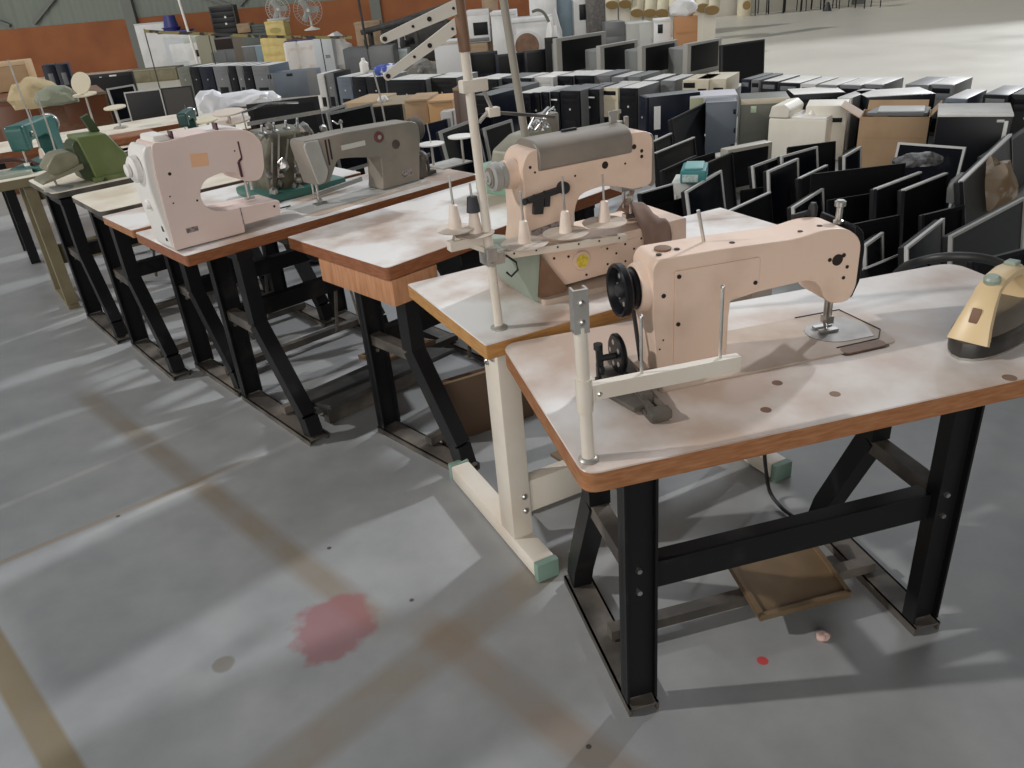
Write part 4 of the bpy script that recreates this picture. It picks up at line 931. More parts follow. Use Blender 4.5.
# upright cases between
boxy('computer_tower', 'blue grey side panel tower standing upright in the middle of the monitors', 'computer', 706, 737, 102, h=.47, d=.20, yaw=-14, m=PCS, part='case', parts=[('latch', .90, .99, .78, .86, PCB, .012), ('latch', .94, 1.0, .46, .54, PCB, .012), ('latch', .86, .97, .2, .27, PCB, .012), ('badge', -.02, .02, .42, .46, WST, .004), ('rim', 0, 1, .985, 1.0, PCL, .004)])
boxy('computer_tower', 'khaki grey tower with beige lid and pale green sticker', 'computer', 741, 790, 100, h=.44, d=.36, yaw=-14, m=KHK, part='case', parts=[('lid', 0, 1, .91, 1.01, BEI, .006), ('sticker', .21, .33, .76, .88, mat('pale_green_sticker', (.42, .52, .36), .6), .003)])
boxy('desktop_computer', 'white lidded desktop with pale green end behind the leaning black monitor', 'computer', 690, 738, 97, h=.42, d=.34, yaw=-12, m=mat('pale_lilac_case', (.50, .50, .55), .45), part='case', parts=[('front_panel', 0, .28, 0, .97, mat('pale_olive_plastic', (.34, .35, .22), .5), .01), ('drive_bay', .33, .95, .78, .92, PCB, .006)])
o, W, H = boxy('computer_tower', 'huge black case with grey lid standing right of the open carton', 'computer', 938, 1013, 117, h=.48, d=.42, yaw=-28, m=PCB, part='case', parts=[('tag', .80, .90, .93, .965, PCL, .004), ('rim', .90, .955, .5, .95, SILV, .01)])
MB().bx(-.004, W + .004, -.004, .424, H, H + .016, bev=.003).build('lid', PCT, o)

# ------------------------------------------------------------------ tube monitors at the back of the field
CG = mat('grey_crt_plastic', (.15, .155, .155), .5, 0, (.12, .125, .125), 4); CGB = mat('grey_crt_bezel', (.27, .265, .25), .5)
for x0, x1, yt, yb, yw, lab in [(558, 606, 38.5, 79, 34, 'tallest grey tube monitor with dark screen, leftmost of the row of four'), (601, 638, 46, 79, 38, 'second grey tube monitor from the left in the row of four'),
                                (642, 678, 46, 79, 38, 'third grey tube monitor, its rounded back showing at its left'), (687, 722, 44, 77, 38, 'silver rimmed tube monitor, rightmost of the row of four')]:
    crt(lab, x0, x1, yt, yb, yw, CG, .45, CGB)
lcd('wide black flat television with small white label beside the open floor', 722, 45, 765, 39, .52, .50, bez=BPM, scr=SCRM, tilt=3, bw=.02, th=.07, zb=0, group='televisions')
crt('black tube television left of the tallest grey tube monitor', 526, 548, 51, 79, 5, BPL, .4); crt('dark grey rounded television back touching the tallest tube monitor', 547, 558, 38, 79, 0, DGB, .4)
crt('dark blue black television heap left of the tall grey pole', 497, 525, 55, 78, 4, PCN, .4); crt('navy television behind the cream pole with dull screen', 471, 497, 53, 78, -5, PCN, .4)

# ------------------------------------------------------------------ monitors thrown together beyond the tables
G = 'monitors leaning together beyond the tables'
M_ = [
 # x0,y0,x1,y1,z,h,bezel,tilt,label
 (672, 119, 709, 101, .44, .42, DGB, 10, 'black monitor back leaning on the blue grey side panel tower'),
 (655, 141, 672, 133, .36, .36, 'top', 8, 'black monitor with bright top edge just right of the pink long bed machine'),
 (656, 153, 695, 137, .38, .38, 'top', 9, 'dark monitor with a glint on its top edge behind the teal box'),
 (664, 170, 697, 155, .36, .36, BPL, 9, 'dark grey monitor left of the teal box'),
 (641, 193, 673, 184, .38, .36, 'top', 9, 'monitor with pale top edge over the right end of pink long bed machine'),
 (687, 191, 722, 170, .39, .38, SILV, 9, 'silver rimmed monitor standing directly right of the teal box'),
 (701, 166, 733, 152, .40, .39, DGB, 8, 'black monitor behind the silver rimmed one beside the teal box'),
 (753, 166, 783, 155, .40, .38, SILV, 10, 'silver edged monitor in front of the beige printer, left one'),
 (730, 211, 771, 192, .34, .33, 'top', 10, 'silver topped monitor rising over the far corner of cream legged table'),
 (769, 171, 799, 158, .43, .42, SILV, 6, 'tall silver framed monitor standing on its end in the middle of the pile'),
 (794, 207, 824, 188, .36, .35, SILV, 8, 'small silver framed monitor right behind the pink arm of nearest machine'),
 (782, 156, 818, 146, .42, .40, SILV, 9, 'black monitor with silver top edge below the beige printer'),
 (789, 147, 836, 141, .40, .38, BPL, 8, 'wide black monitor leaning on the beige printer'),
 (845, 156, 862, 146, .40, .38, SILV, 6, 'slim silver framed monitor leaning on the open carton'),
 (801, 178, 828, 165, .38, .36, 'top', 9, 'monitor with broken silver top edge behind the tall silver framed one'),
 (813, 174, 906, 163, .44, .43, BPL, 7, 'very wide black television behind the head of nearest pink machine'),
 (877, 189, 922, 172, .46, .45, 'top', 6, 'tall black panel with thin silver top edge left of its twin'),
 (905, 190, 948, 173, .45, .44, 'top', 6, 'tall black panel with thin silver top edge right of its twin'),
 (908, 247, 945, 218, .40, .38, SILV, 8, 'silver framed monitor over the far edge of the nearest table'),
 (952, 236, 1026, 197, .44, .43, SILD, 8, 'grey rimmed black television behind the steam iron'),
 (963, 181, 1012, 134, .50, .49, 'top', 12, 'black panel with long slanting silver edge below the huge black case'),
 (985, 156, 1040, 120, .38, .37, BPL, 10, 'dark monitor cut by the right picture edge below the dark grey tower'),
 (866, 245, 884, 232, .34, .33, SILV, 8, 'small silver cornered monitor right beside the head of nearest machine'),
 (866, 268, 905, 252, .30, .28, 'top', 30, 'bluish monitor lying low behind the nearest table'),
]
for x0, y0, x1, y1, z, h, bz, tl, lab in M_:
    lcd(lab, x0, y0, x1, y1, z, h, bez=bz, tilt=tl, group=G, bw=.012, scr=SCRM if bz in (BPL, DGB, 'top') else SCR)
lcd('silver framed monitor facing the camera with plastic film over its corner', 898, 142, 966, 147, .42, .41, bez=SILV, tilt=14, group=G, bw=.014)
crt('thick beige framed monitor beside the tall blue grey tower', 726, 773, 150, 196, 22, mat('beige_grey_monitor', (.36, .34, .29), .5), .25, group=G)
# black infill panels low in the pile: more monitors lying behind
for i, (x0, y0, x1, y1, z, lab) in enumerate([(655, 205, 690, 196, .30, 'dark monitor low behind the brown cloth scrap'), (690, 160, 715, 152, .36, 'dark monitor wedged behind the teal box'), (830, 200, 880, 192, .36, 'dark monitor wedged behind the pressure screw of nearest machine'), (925, 215, 965, 205, .40, 'dark monitor wedged under the crumpled brown sack'), (850, 225, 900, 215, .38, 'dark monitor nearest the face plate of pink machine'), (975, 262, 1030, 248, .36, 'dark monitor lowest behind the steam iron handle'),
                                               (742, 190, 790, 184, .30, 'dark monitor between the thick beige one and the tall silver one'), (880, 268, 930, 262, .25, 'dark monitor lying lowest beside the curved black hose')]):
    lcd(lab, x0, y0, x1, y1, z, z - .01, bez=BPL, tilt=9, group=G, scr=SCRM)

# hose behind the nearest table
HS = mat('black_rubber_hose', (.03, .03, .03), .45)
P = [at(x, y, z) for x, y, z in [(868, 330, .02), (876, 300, .25), (890, 282, .40), (905, 267, .50), (930, 259, .56), (960, 256.5, .58), (990, 260, .56), (1012, 270, .50), (1030, 285, .40), (1042, 305, .2), (1046, 330, .02)]]
h_ = MB().tube(smooth_path(P), .016, 10).build('hose', HS, smooth=60); tag(h_, 'thick black hose arching behind the far corner of the nearest table', 'hose')

# teal box on a white case
o, W, H = boxy('desktop_computer', 'small white case under the teal box', 'computer', 671, 700, 183, h=.36, d=.22, yaw=-20, m=mat('white_case', (.55, .55, .52), .45), part='case', parts=[('front_slot', .62, .70, .1, .5, PCB, .004), ('badge', .1, .2, .5, .8, WST, .003)])
TB = mat('teal_carton', (.03, .20, .21), .5)
o, W, H = boxy('carton', 'small teal printed box lying on a white case among monitors', 'box', 680, 706, 171, 184, zb=.37, d=.22, yaw=-18, m=TB, part='box', parts=[('label', .08, .70, .12, .7, mat('pale_label', (.50, .58, .55), .6, 0, (.30, .42, .42), 60, .5, .6), .002)])
MB().bx(.02, W - .02, .02, .20, H, H + .012, bev=.004).build('lid', mat('pale_teal', (.16, .36, .36), .5), o)
# beige printer
PR = mat('beige_printer_plastic', (.68, .65, .57), .5, 0, (.62, .59, .51), 3)
yw = R(-38); p, W, H = place(769, .40, 128, None, .40, 0, yw)
p = at(769, 110, .40); p.z = 0
o = thing('printer', 'large beige printer with raised paper tray standing behind the monitors', 'printer', None, p, yw)
MB().bx(0, .46, 0, .34, 0, .34, bev=.02).build('body', PR, o)
MB().prism(rnd([(0, .34), (.16, .34), (.17, .40), (.12, .445), (.02, .43)], .015), .0, .34, 'xz').build('output_hood', PR, o, bevel=.008)
MB().bx(.16, .45, .02, .32, .335, .352, bev=.005).build('top_cover', WHTP, o)
mb = MB().lathe([(.022, 0), (.026, .01), (.016, .03), (.012, .036)], (.30, .12, .352), (0, 0, 1), 14); mb.build('knob', WHTP, o)
MB().bx(.03, .12, .05, .29, .425, .432).build('paper_slot', PCB, o)
boxy('printer', 'cream old printer behind the large beige one', 'printer', 806, 848, 106, h=.42, d=.3, yaw=-25, m=PR, parts=[('paper_slot', .1, .9, .7, .78, PCB, .003)])

# open carton
CB = mat('cardboard', (.36, .24, .14), .7, 0, (.31, .20, .115), 5); CBI = mat('cardboard_inside', (.30, .18, .09), .8)
a = at(860, 117, .38); b = at(930, 117, .38); yw = math.atan2(b.y - a.y, b.x - a.x); W = (b - a).length; a.z = 0
o = thing('carton', 'open cardboard carton with raised flaps holding a flat grey device', 'box', None, a, yw)
t = .006; D = .32; H = .38
mb = MB().bx(0, W, 0, t, 0, H); mb.bx(0, W, D - t, D, 0, H); mb.bx(0, t, t, D - t, 0, H); mb.bx(W - t, W, t, D - t, 0, H); mb.bx(0, W, 0, D, 0, t); mb.build('box', [CB], o, bevel=.001)
MB().box((-.07, D * .45, H + .03), (.17, D * .85, t), (0, R(30), 0)).build('flap', CB, o)
MB().box((W + .03, D * .5, H + .03), (.10, D * .8, t), (0, R(-50), 0)).build('flap', CB, o)
MB().box((W * .5, D + .05, H + .02), (W * .9, .12, t), (R(30), 0, 0)).build('flap', CB, o)
MB().bx(.02, W - .02, -.001, .0005, H * .60, H * .605).build('crease', CBI, o)
q = Matrix.Translation(a) @ Matrix.Rotation(yw, 4, 'Z')
lp = thing('laptop', 'flat grey device lying across the open cardboard carton', 'laptop', None, q @ Vector((W * .5, D * .5, H + .005)), yw)
MB().prism(rnd([(-.20, -.13), (.21, -.15), (.23, .12), (-.12, .15)], .03), 0, .02, 'xy').build('body', PCG, lp); MB().bx(-.12, .19, -.12, .10, .02, .032, bev=.004).build('lid', PCL, lp)
# crumpled sacks over the monitors
def crumple(name, label, cat, c, r, m, seed=1, flat=-.2, k=.35):
    rs = random.Random(seed); bm = bmesh.new(); d = bmesh.ops.create_icosphere(bm, subdivisions=3, radius=1)
    ph = [(Vector((rs.gauss(0, 1), rs.gauss(0, 1), rs.gauss(0, 1))).normalized(), rs.uniform(2.5, 6), rs.uniform(0, 6)) for _ in range(9)]
    for v in d['verts']:
        f = 1 + k * sum(abs(math.sin(v.co.dot(a_) * w_ + p_)) - .5 for a_, w_, p_ in ph) / 4
        v.co = Vector((v.co.x * r[0], v.co.y * r[1], max(v.co.z, flat) * r[2])) * f
    me = bpy.data.meshes.new(name); bm.to_mesh(me); bm.free(); me.materials.append(m); me.shade_smooth(); me.set_sharp_from_angle(angle=R(25))
    o = bpy.data.objects.new(name, me); COL.objects.link(o); o.location = c; return tag(o, label, cat)
FILM = mat('clear_wrap_film', (.16, .16, .17), .18, 0, (.06, .06, .06), 30, .4, .6)
crumple('plastic_film', 'crumpled shiny plastic film on the corner of the camera-facing monitor', 'plastic film', at(918, 162, .40), (.13, .07, .05), FILM, 3)
SACK = mat('brown_sack', (.13, .085, .045), .4, 0, (.30, .26, .22), 12, .55, .7)
crumple('sack', 'crumpled brown sack in clear wrap between the right hand panels', 'sack', at(988, 198, .28), (.13, .07, .19), SACK, 5)
crumple('sack', 'grey crumpled bag hanging below the camera-facing monitor', 'sack', at(958, 196, .24), (.06, .05, .12), mat('grey_bag', (.12, .12, .12), .5), 8)
# ------------------------------------------------------------------ goods along the back wall
WHT = mat('white_appliance', (.66, .67, .68), .4, 0, (.56, .57, .58), 3); WHB = mat('bluish_white_panel', (.50, .54, .58), .45)
GRB = mat('grey_green_board', (.30, .29, .22), .6); YELC = mat('yellow_crate', (.62, .50, .20), .55, 0, (.54, .42, .15), 8); TANB = mat('tan_board', (.36, .26, .17), .7, 0, (.29, .20, .13), 5)
DKF = mat('dark_furniture', (.018, .018, .018), .5, 0, (.04, .038, .036), 8); GRC = mat('grey_cabinet_paint', (.11, .12, .13), .5, 0, (.09, .095, .10), 4); TEALC = mat('dull_blue_cabinet', (.15, .22, .27), .5, 0, (.12, .18, .22), 4)
KHB = mat('khaki_counter', (.20, .18, .11), .6, 0, (.16, .14, .085), 5)
# leaning white panel and appliances
boxy('door_panel', 'tall white panel leaning on the orange wall beside the steel column', 'panel', 146, 168, 23, 70, d=.06, yaw=4, m=WHT, part='panel', parts=[('edge_trim', 0, 1, .97, 1.0, WHB, .01), ('handle', .86, .92, .45, .6, GRC, .02)])
boxy('washing_machine', 'bluish white appliance under the blue plastic bin by the wall', 'appliance', 171, 190, 33, 70, d=.5, yaw=4, m=WHB, parts=[('top_panel', 0, 1, .85, .97, WHT, .01), ('door', .15, .85, .2, .7, WHT, .015)])
boxy('cooker', 'white cooker with dark window right of the bluish white appliance', 'appliance', 190.5, 202, 36, 70, d=.5, yaw=4, m=WHT, parts=[('hob_panel', 0, 1, .80, .97, mat('pale_green_panel', (.45, .52, .48), .5), .01), ('oven_window', .45, .95, .38, .58, PCB, .01), ('drawer_front', .1, .95, .05, .3, WHT, .01)])
o = thing('plastic_bin', 'blue plastic bin lying upturned on the white appliance', 'bin', None, at(173, 33, .90)); BLU = mat('blue_plastic', (.03, .035, .18), .45)
o.location.z = hit_height(176, 33, at(176, 70))
zz = o.location.z; q_ = at(171, 70); o.location = (q_.x + .2, q_.y + .2, zz)
MB().lathe([(.16, 0), (.20, .10), (.24, .12), (.17, .13), (.13, .38), (.12, .38)], (0, 0, 0), (0, 0, 1), 18).build('bin', BLU, o); MB().bx(-.30, .45, -.2, .2, 0, .05, bev=.01).build('lid', BLU, o)
boxy('counter', 'low khaki counter below the white panel', 'counter', 128, 175, 71, 84, d=.5, yaw=-3, m=KHB, parts=[('top_board', -.01, 1.01, .93, 1.0, GRB, .02), ('front_door', .05, .48, .06, .88, KHB, .01), ('front_door', .52, .95, .06, .88, KHB, .01)])
boxy('cabinet', 'olive tan cabinet right of the white cooker', 'cabinet', 203, 214, 36, 71, d=.5, yaw=2, m=GRB, parts=[('door', .05, .95, .05, .95, GRB, .012), ('handle', .8, .88, .45, .55, PCG, .02)])
boxy('shelf_unit', 'dark shelf unit carrying the black drawer rack', 'shelf', 214, 238, 38, 70, d=.5, yaw=0, m=GRC, parts=[('shelf_gap', .05, .95, .62, .95, HOLE, .002), ('door', .03, .49, .04, .56, GRC, .012), ('door', .51, .97, .04, .56, GRC, .012)])
D_ = Vector((at(214, 70).x, at(214, 70).y)).length
o, W, H = boxyD('drawer_rack', 'black drawer rack with two white dots standing high on the dark shelf', 'rack', 208, 233, 7, 37.5, D_ + .1, d=.3, m=DKF, parts=[('drawer', .06, .94, .06 + k * .185, .06 + k * .185 + .15, PCB, .02) for k in range(5)])
pieces('label_dot', WST, o, None, [((W * k, -.02, H * v), (0, -1, 0), disc(.025, .01), 10) for k, v in ((.58, .40), (.60, .62))])
boxy('cabinet', 'slate blue cabinet with paler right half in front of the yellow crates', 'cabinet', 247, 275, 46, 70, d=.45, yaw=-3, m=GRC, parts=[('door', .0, .36, 0, .97, GRC, .01), ('door', .38, 1, 0, .97, TEALC, .012), ('top_board', -.01, 1.01, .97, 1.0, WHB, .014)])
boxy('cabinet', 'brown grey cabinet between the shelf unit and slate blue cabinet', 'cabinet', 238, 248, 34, 68, d=.45, yaw=-2, m=mat('brown_grey', (.12, .10, .08), .6), parts=[('door', .05, .95, .05, .95, mat('brown_grey', (.12, .10, .08)), .012)])
D_ = Vector((at(240, 68).x, at(240, 68).y)).length
boxyD('carton', 'brown cartons row above the brown grey cabinet', 'box', 236, 249, 24, 33.5, D_ + .05, d=.4, m=TANB, part='box', parts=[('flap', .05, .95, .7, .98, TANB, .01)])
boxy('cabinet', 'dark green grey locker behind the slate blue cabinet', 'cabinet', 249, 266, 34, 68, d=.4, yaw=0, m=mat('grey_green_crate', (.09, .11, .10), .6), parts=[('door', .04, .96, .04, .96, mat('grey_green_crate', (.09, .11, .10)), .012)])
boxyD('crate', 'dark grey green crate beside the top yellow crate', 'crate', 250, 265, 25, 33.5, D_ + .05, d=.4, m=mat('grey_green_crate', (.09, .11, .10)), parts=[('slat', .03, .97, .05 + k * .32, .30 + k * .32, mat('grey_green_crate', (.09, .11, .10)), .015) for k in range(3)])
o, W, H = boxy('crate', 'tall yellow crate stack next to the white rice sacks', 'crate', 267, 286, 38, 73, d=.45, yaw=-3, m=YELC, parts=[('slat', 0, 1, .02 + k * .25, .22 + k * .25, YELC, .012) for k in range(4)])
q_ = o.location.copy(); D_ = math.hypot(q_.x, q_.y)
o2, W2, H2 = boxyD('crate', 'upper yellow crate with an oval mark on its face', 'crate', 264, 283, 22, 37.8, D_, d=.45, yaw=-3, m=YELC, parts=[('rim', 0, 1, .86, 1, YELC, .015)])
zz = H; MB().lathe([(.12, 0), (.12, .006)], (W2 * .5, -.001, H2 * .4), (0, -1, 0), 24, sy=.45).build('oval_mark', mat('olive_mark', (.38, .32, .10), .6), o2)
# fans
def fan(label, cx, cy, rpx, base_px, base_py, D, group='pedestal fans'):
    d = FW * CF + RT * (cx - 512) - UP * (cy - 384); t = D / math.hypot(d.x, d.y); c = EYE + d * t; zb = ray_at(base_px, base_py, D).z
    o = thing('pedestal_fan', label, 'fan', None, Vector((c.x, c.y + .10, zb)), 0, group)
    r = rpx * D / 800
    z = c.z - zb
    mb = MB(); WIRE = mat('fan_wire', (.42, .42, .40), .4)
    for k in range(14):
        a = k * math.pi / 14
        for sg in (1, -1): mb.tube([(math.cos(a) * r * f * sg, -.16 + .06 * (1 - math.sqrt(max(0, 1 - f * f))) , z + math.sin(a) * r * f * sg) for f in (.12, .6, .9, 1)], .004, 4)
    for f in (1, .7): mb.tube([(math.cos(a * math.pi / 12) * r * f, -.12 if f == 1 else -.15, z + math.sin(a * math.pi / 12) * r * f) for a in range(25)], .007, 5)
    mb.build('guard', WIRE, o)
    mb = MB()
    for k in range(3):
        a = k * 2 * math.pi / 3; n = Vector((math.cos(a), .25, math.sin(a)))
        mb.box((math.cos(a) * r * .45, -.11, z + math.sin(a) * r * .45), (r * .72, .006, r * .42), Matrix.Rotation(-a, 3, 'Y') @ Matrix.Rotation(.35, 3, 'X'), 0, .002)
    mb.build('blades', mat('fan_blade', (.40, .42, .42), .3), o); MB().lathe([(.05, 0), (.06, .02), (.06, .16), (.04, .2)], (0, -.12, z), (0, 1, 0), 16).build('motor', WHTP, o)
    MB().cyl((0, 0, .03), (0, 0, z - .05), .02).build('pole', WHTP, o); MB().lathe([(.17, 0), (.17, .02), (.06, .05), (.03, .07)], (0, 0, 0), (0, 0, 1), 24).build('base', WHTP, o); return o
fan('left fan of the pair above the goods, its head tipped back', 278, 9, 10.5, 281, 22, 18.8)
fan('right fan of the pair above the goods, larger round head', 308, 10, 12.5, 309, 30.5, 19.6)
boxy('cabinet', 'white cabinet behind the woven sacks carrying the right fan', 'cabinet', 289, 326, 32, None, h=.50, d=.5, m=WHB, parts=[('door', .03, .97, .05, .95, WHB, .012)])
# table carrying the fan bases look: round white tray
tr = thing('tray', 'round grey tray on the yellow crates below the left fan', 'tray', None, Vector((o2.location.x + W2 * .62, o2.location.y + .25, o2.location.z + H2)))
MB().lathe([(.02, 0), (.22, 0), (.24, .03), (.22, .04), (.02, .02)], (0, 0, 0), (0, 0, 1), 24, sy=.8).build('dish', WHB, tr)
# rice sacks
def sack(label, x0, x1, yt, yb, d=.3):
    p, W, H = place(x0, x1, yt, yb, yaw=R(-4)); o = thing('woven_sack', label, 'sack', None, p, R(-4), 'white woven sacks')
    m = mat('white_woven_sack', (.62, .60, .58), .7, 0, (.50, .42, .36), 6, .55, .75, 6, bump=.2)
    MB().box((W / 2, d / 2, H / 2), (W, d, H), None, 0, min(W, d) * .22, 4, taper=(.92, .8)).build('sack_body', m, o)
    MB().box((W / 2, d / 2, H * .98), (W * .86, d * .5, H * .10), None, 0, .03, 2).build('blue_hem', BLU, o, label='blue stitched top'); return o
sack('narrow white woven sack with blue top beside the yellow crates', 287, 297.5, 42, 73); sack('wide white woven sack with blue top and yellow blotch', 298, 318, 41, 72)
boxy('carton', 'plain white upright carton right of the woven sacks', 'box', 318, 331, 39, 72, d=.35, yaw=-4, m=WHB, part='box', parts=[('label', .55, .8, .4, .5, mat('grey_label', (.3, .26, .25)), .003)])
WHC = mat('white_clutter', (.62, .62, .62), .6)
crumple('plastic_bag', 'tumbled white plastic bag heap right of the plain white carton', 'bag', at(338, 68) + Vector((0, 0, .22)), (.30, .25, .36), WHC, 11, -.6, .5)
crumple('plastic_bag', 'white plastic bag spread before the far left row of towers', 'bag', at(246, 98, .12) + Vector((0, 0, -.03)), (.42, .22, .12), mat('white_plastic_film', (.75, .76, .80), .4), 13, -.5, .45)
crumple('plastic_bag', 'small white crumpled bag between cream discs and the big television', 'bag', at(212, 108, .1), (.20, .16, .22), mat('white_plastic_film', (.75, .76, .80)), 14, -.8, .4)
# barrier tape on posts
RP = mat('barrier_tape', (.26, .22, .08), .5, 0, (.03, .03, .03), 7, .48, .52, 1)
za = .98; P = [at(x, y, za) for x, y in ((144, 31), (176, 33), (208, 34), (262, 36.5), (320, 37.5), (352, 37.5))]
dd = [Vector((p.x, p.y, 0)).normalized() * 15.4 for p in P]; P = [Vector((d_.x, d_.y, hit_height(x, y, d_))) for d_, (x, y) in zip(dd, ((144, 31), (176, 33), (208, 34), (262, 36.5), (320, 37.5), (352, 37.5)))]
bt_ = thing('barrier_tape', 'yellow and black barrier tape strung before the goods by the wall', 'tape', None, (P[0].x, P[0].y, 0))
b0 = Vector((P[0].x, P[0].y, 0)); mb = MB()
for a, b in zip(P, P[1:]): mb.bar(a - b0, b - b0, .012, .045)
mb.build('tape', RP, bt_)
for p in (P[0], P[2], P[4]): MB().cyl((p.x - b0.x, p.y - b0.y + .02, 0), (p.x - b0.x, p.y - b0.y + .02, p.z + .03), .009).build('post', DKF, bt_)
p = at(212, 69); o = thing('pole', 'long white pole leaning left of the black drawer rack', 'pole', None, (p.x - .15, p.y - .4, 0)); MB().cyl((0, 0, 0), (-.22, .1, 3.0), .028).build('shaft', WHTP, o); MB().lathe([(.05, 0), (.05, .03)], (0, 0, 0), (0, 0, 1), 12).build('foot', BPM, o)

# grey cases and clutter in the middle
boxy('cabinet', 'dark slate cabinet behind the black towers, left of the thin rod', 'cabinet', 347, 371, 49, 78, d=.5, yaw=-6, m=GRC, parts=[('door', .04, .96, .05, .95, GRC, .012), ('handle', .8, .84, .4, .5, PCL, .02)])
boxy('cabinet', 'mid grey cabinet behind the black towers, right of thin rod', 'cabinet', 373, 392, 47, 78, d=.5, yaw=-6, m=PCG, parts=[('door', .04, .96, .05, .95, PCG, .012), ('handle', .4, .6, .68, .72, GRC, .01)])
p = at(388, 84); 
o = thing('bottle', 'white plastic bottle standing on the black towers', 'bottle', None, Vector((-1.80, 11.2, .43)))
d = FW * CF + RT * (365 - 512) - UP * (73 - 384); t = (0.43 - EYE.z) / d.z; o.location = EYE + d * t
MB().lathe([(.055, 0), (.06, .01), (.06, .13), (.03, .16), (.022, .165)], (0, 0, 0), (0, 0, 1), 18).build('bottle_body', WHTP, o); MB().lathe([(.026, .165), (.026, .19), (.02, .195)], (0, 0, 0), (0, 0, 1), 14).build('cap', WHTP, o)
crumple('plastic_bag', 'blue and white bag lying on the black towers under the lower arm', 'bag', at(388, 70, .50), (.17, .10, .07), mat('blue_white_bag', (.05, .09, .38), .4, 0, (.6, .62, .68), 8, .5, .55), 15, -.7, .4)
boxy('carton', 'tan upright board box behind the thin rod by the dark heap', 'box', 361, 379, 22, 68, d=.3, yaw=0, m=TANB, part='box', parts=[('slot', .28, .38, .35, .62, HOLE, .003), ('lid', -.02, 1.02, .94, 1, TANB, .01)])
p = at(372, 76); o = thing('pole', 'thin dark pole standing in front of the tan board box', 'pole', None, p); MB().cyl((0, 0, 0), (-.04, 0, 1.45), .022).build('shaft', DKF, o); MB().bx(-.12, .04, -.05, .05, 1.38, 1.75, bev=.02).build('head', DKF, o)
# heap of dark furniture
def dark_heap():
    S = [('armchair', 377, 408, 30, 66, .8, 6, 'dark armchair at the left of the black furniture heap'), ('sofa', 402, 446, 26, 66, .9, -8, 'dark sofa on its end at the right of black furniture heap')]
    for n, x0, x1, yt, yb, dp, yw, lab in S:
        p, W, H = place(x0, x1, yt, yb, yaw=R(yw)); o = thing(n, lab, n, None, p, R(yw))
        MB().box((W / 2, dp / 2, H * .3), (W, dp, H * .42), None, 0, .05, 3).build('seat', DKF, o)
        MB().box((W / 2, dp * .85, H * .55), (W, dp * .25, H * .9), (R(-8), 0, 0), 0, .06, 3).build('backrest', DKF, o)
        for x in (W * .08, W * .92): MB().box((x, dp / 2, H * .38), (W * .16, dp, H * .55), None, 0, .05, 3).build('armrest', DKF, o)
        for x in (W * .08, W * .92): MB().bx(x - .03, x + .03, .05, .11, 0, H * .1).build('leg', BLK, o)
    z0 = .95
    for k, (px, py, w_, d_, ry, lab) in enumerate([(392, 24, 1.15, .5, -9, 'dark slab top balanced over the left of furniture heap'), (422, 14, 1.2, .55, -12, 'dark slab tilted on top of the furniture heap')]):
        D_ = 16.3; d = FW * CF + RT * (px - 512) - UP * (py - 384); c = EYE + d * (D_ / math.hypot(d.x, d.y))
        o = thing('table', lab, 'table', None, c, 0); MB().box((0, 0, 0), (w_, d_, .09), (0, R(ry), 0), 0, .02).build('tabletop', DKF, o)
        for x in (-.42, .42):
            for y in (-.18, .18): MB().bar((x, y, -x * math.tan(R(ry)) * -1 * -1), (x * 1.02, y, -c.z + (.62 if k else .55) - .55), .05, .05, (0, 1, 0)).build('leg', DKF, o)
dark_heap()
boxy('carton', 'small pale teal carton right of the mid grey cabinet', 'box', 392, 407, 50, 73, d=.4, yaw=-4, m=mat('pale_teal_box', (.42, .50, .48), .6), part='box', parts=[('flap', 0, 1, .85, 1, WHB, .01)])
boxy('plank', 'white upright plank in front of the dark sofa', 'plank', 401, 405, 36, 66, d=.04, yaw=0, m=WHC, part='board', parts=[('edge_strip', 0, 1, .96, 1, WHB, .006)])
boxy('refrigerator', 'white fridge box standing left of the cream pole', 'refrigerator', 438, 466, 42, 82, d=.5, yaw=-3, m=mat('pale_grey_fridge', (.55, .56, .58), .45), parts=[('door', .01, .99, .02, .90, mat('pale_grey_fridge', (.55, .56, .58)), .03), ('top_trim', -.005, 1.005, .93, 1, mat('cream_trim', (.48, .44, .36), .5), .02)])
boxy('plank', 'tall tan board standing left of the white washing machines', 'plank', 487, 497, -6, 62, d=.06, yaw=0, m=TANB, part='board', parts=[('edge_strip', 0, .12, 0, 1, TANB, .008)])
o, W, H = boxy('carton', 'tan box under the old white television', 'box', 466, 487, 44, 66, d=.5, yaw=-4, m=TANB, part='box', parts=[('flap', 0, 1, .8, 1, TANB, .01)])
o2, W2, H2 = boxyD('tube_monitor', 'old white television with dark screen just right of cream pole', 'monitor', 466, 488, 11, 43.5, math.hypot(o.location.x, o.location.y), d=.5, yaw=-4, m=WHT, part='housing', parts=[('screen', .26, .92, .22, .62, SCRM, .01), ('control_strip', .05, .95, .02, .14, PCG, .008), ('top_trim', 0, 1, .84, 1, WHC, .012)])
crumple('plastic_bag', 'crumpled pale bag beside the tan box near the cream pole', 'bag', at(420, 74, .12), (.32, .25, .2), mat('grey_rubble', (.22, .21, .19), .7, 0, (.08, .08, .08), 8), 21, -.6, .5)
boxy('carton', 'small orange tan carton by the navy television', 'box', 479, 490, 46, 58, zb=.0, d=.3, yaw=0, m=TANB, part='box', parts=[('flap', 0, 1, .8, 1, TANB, .01)])
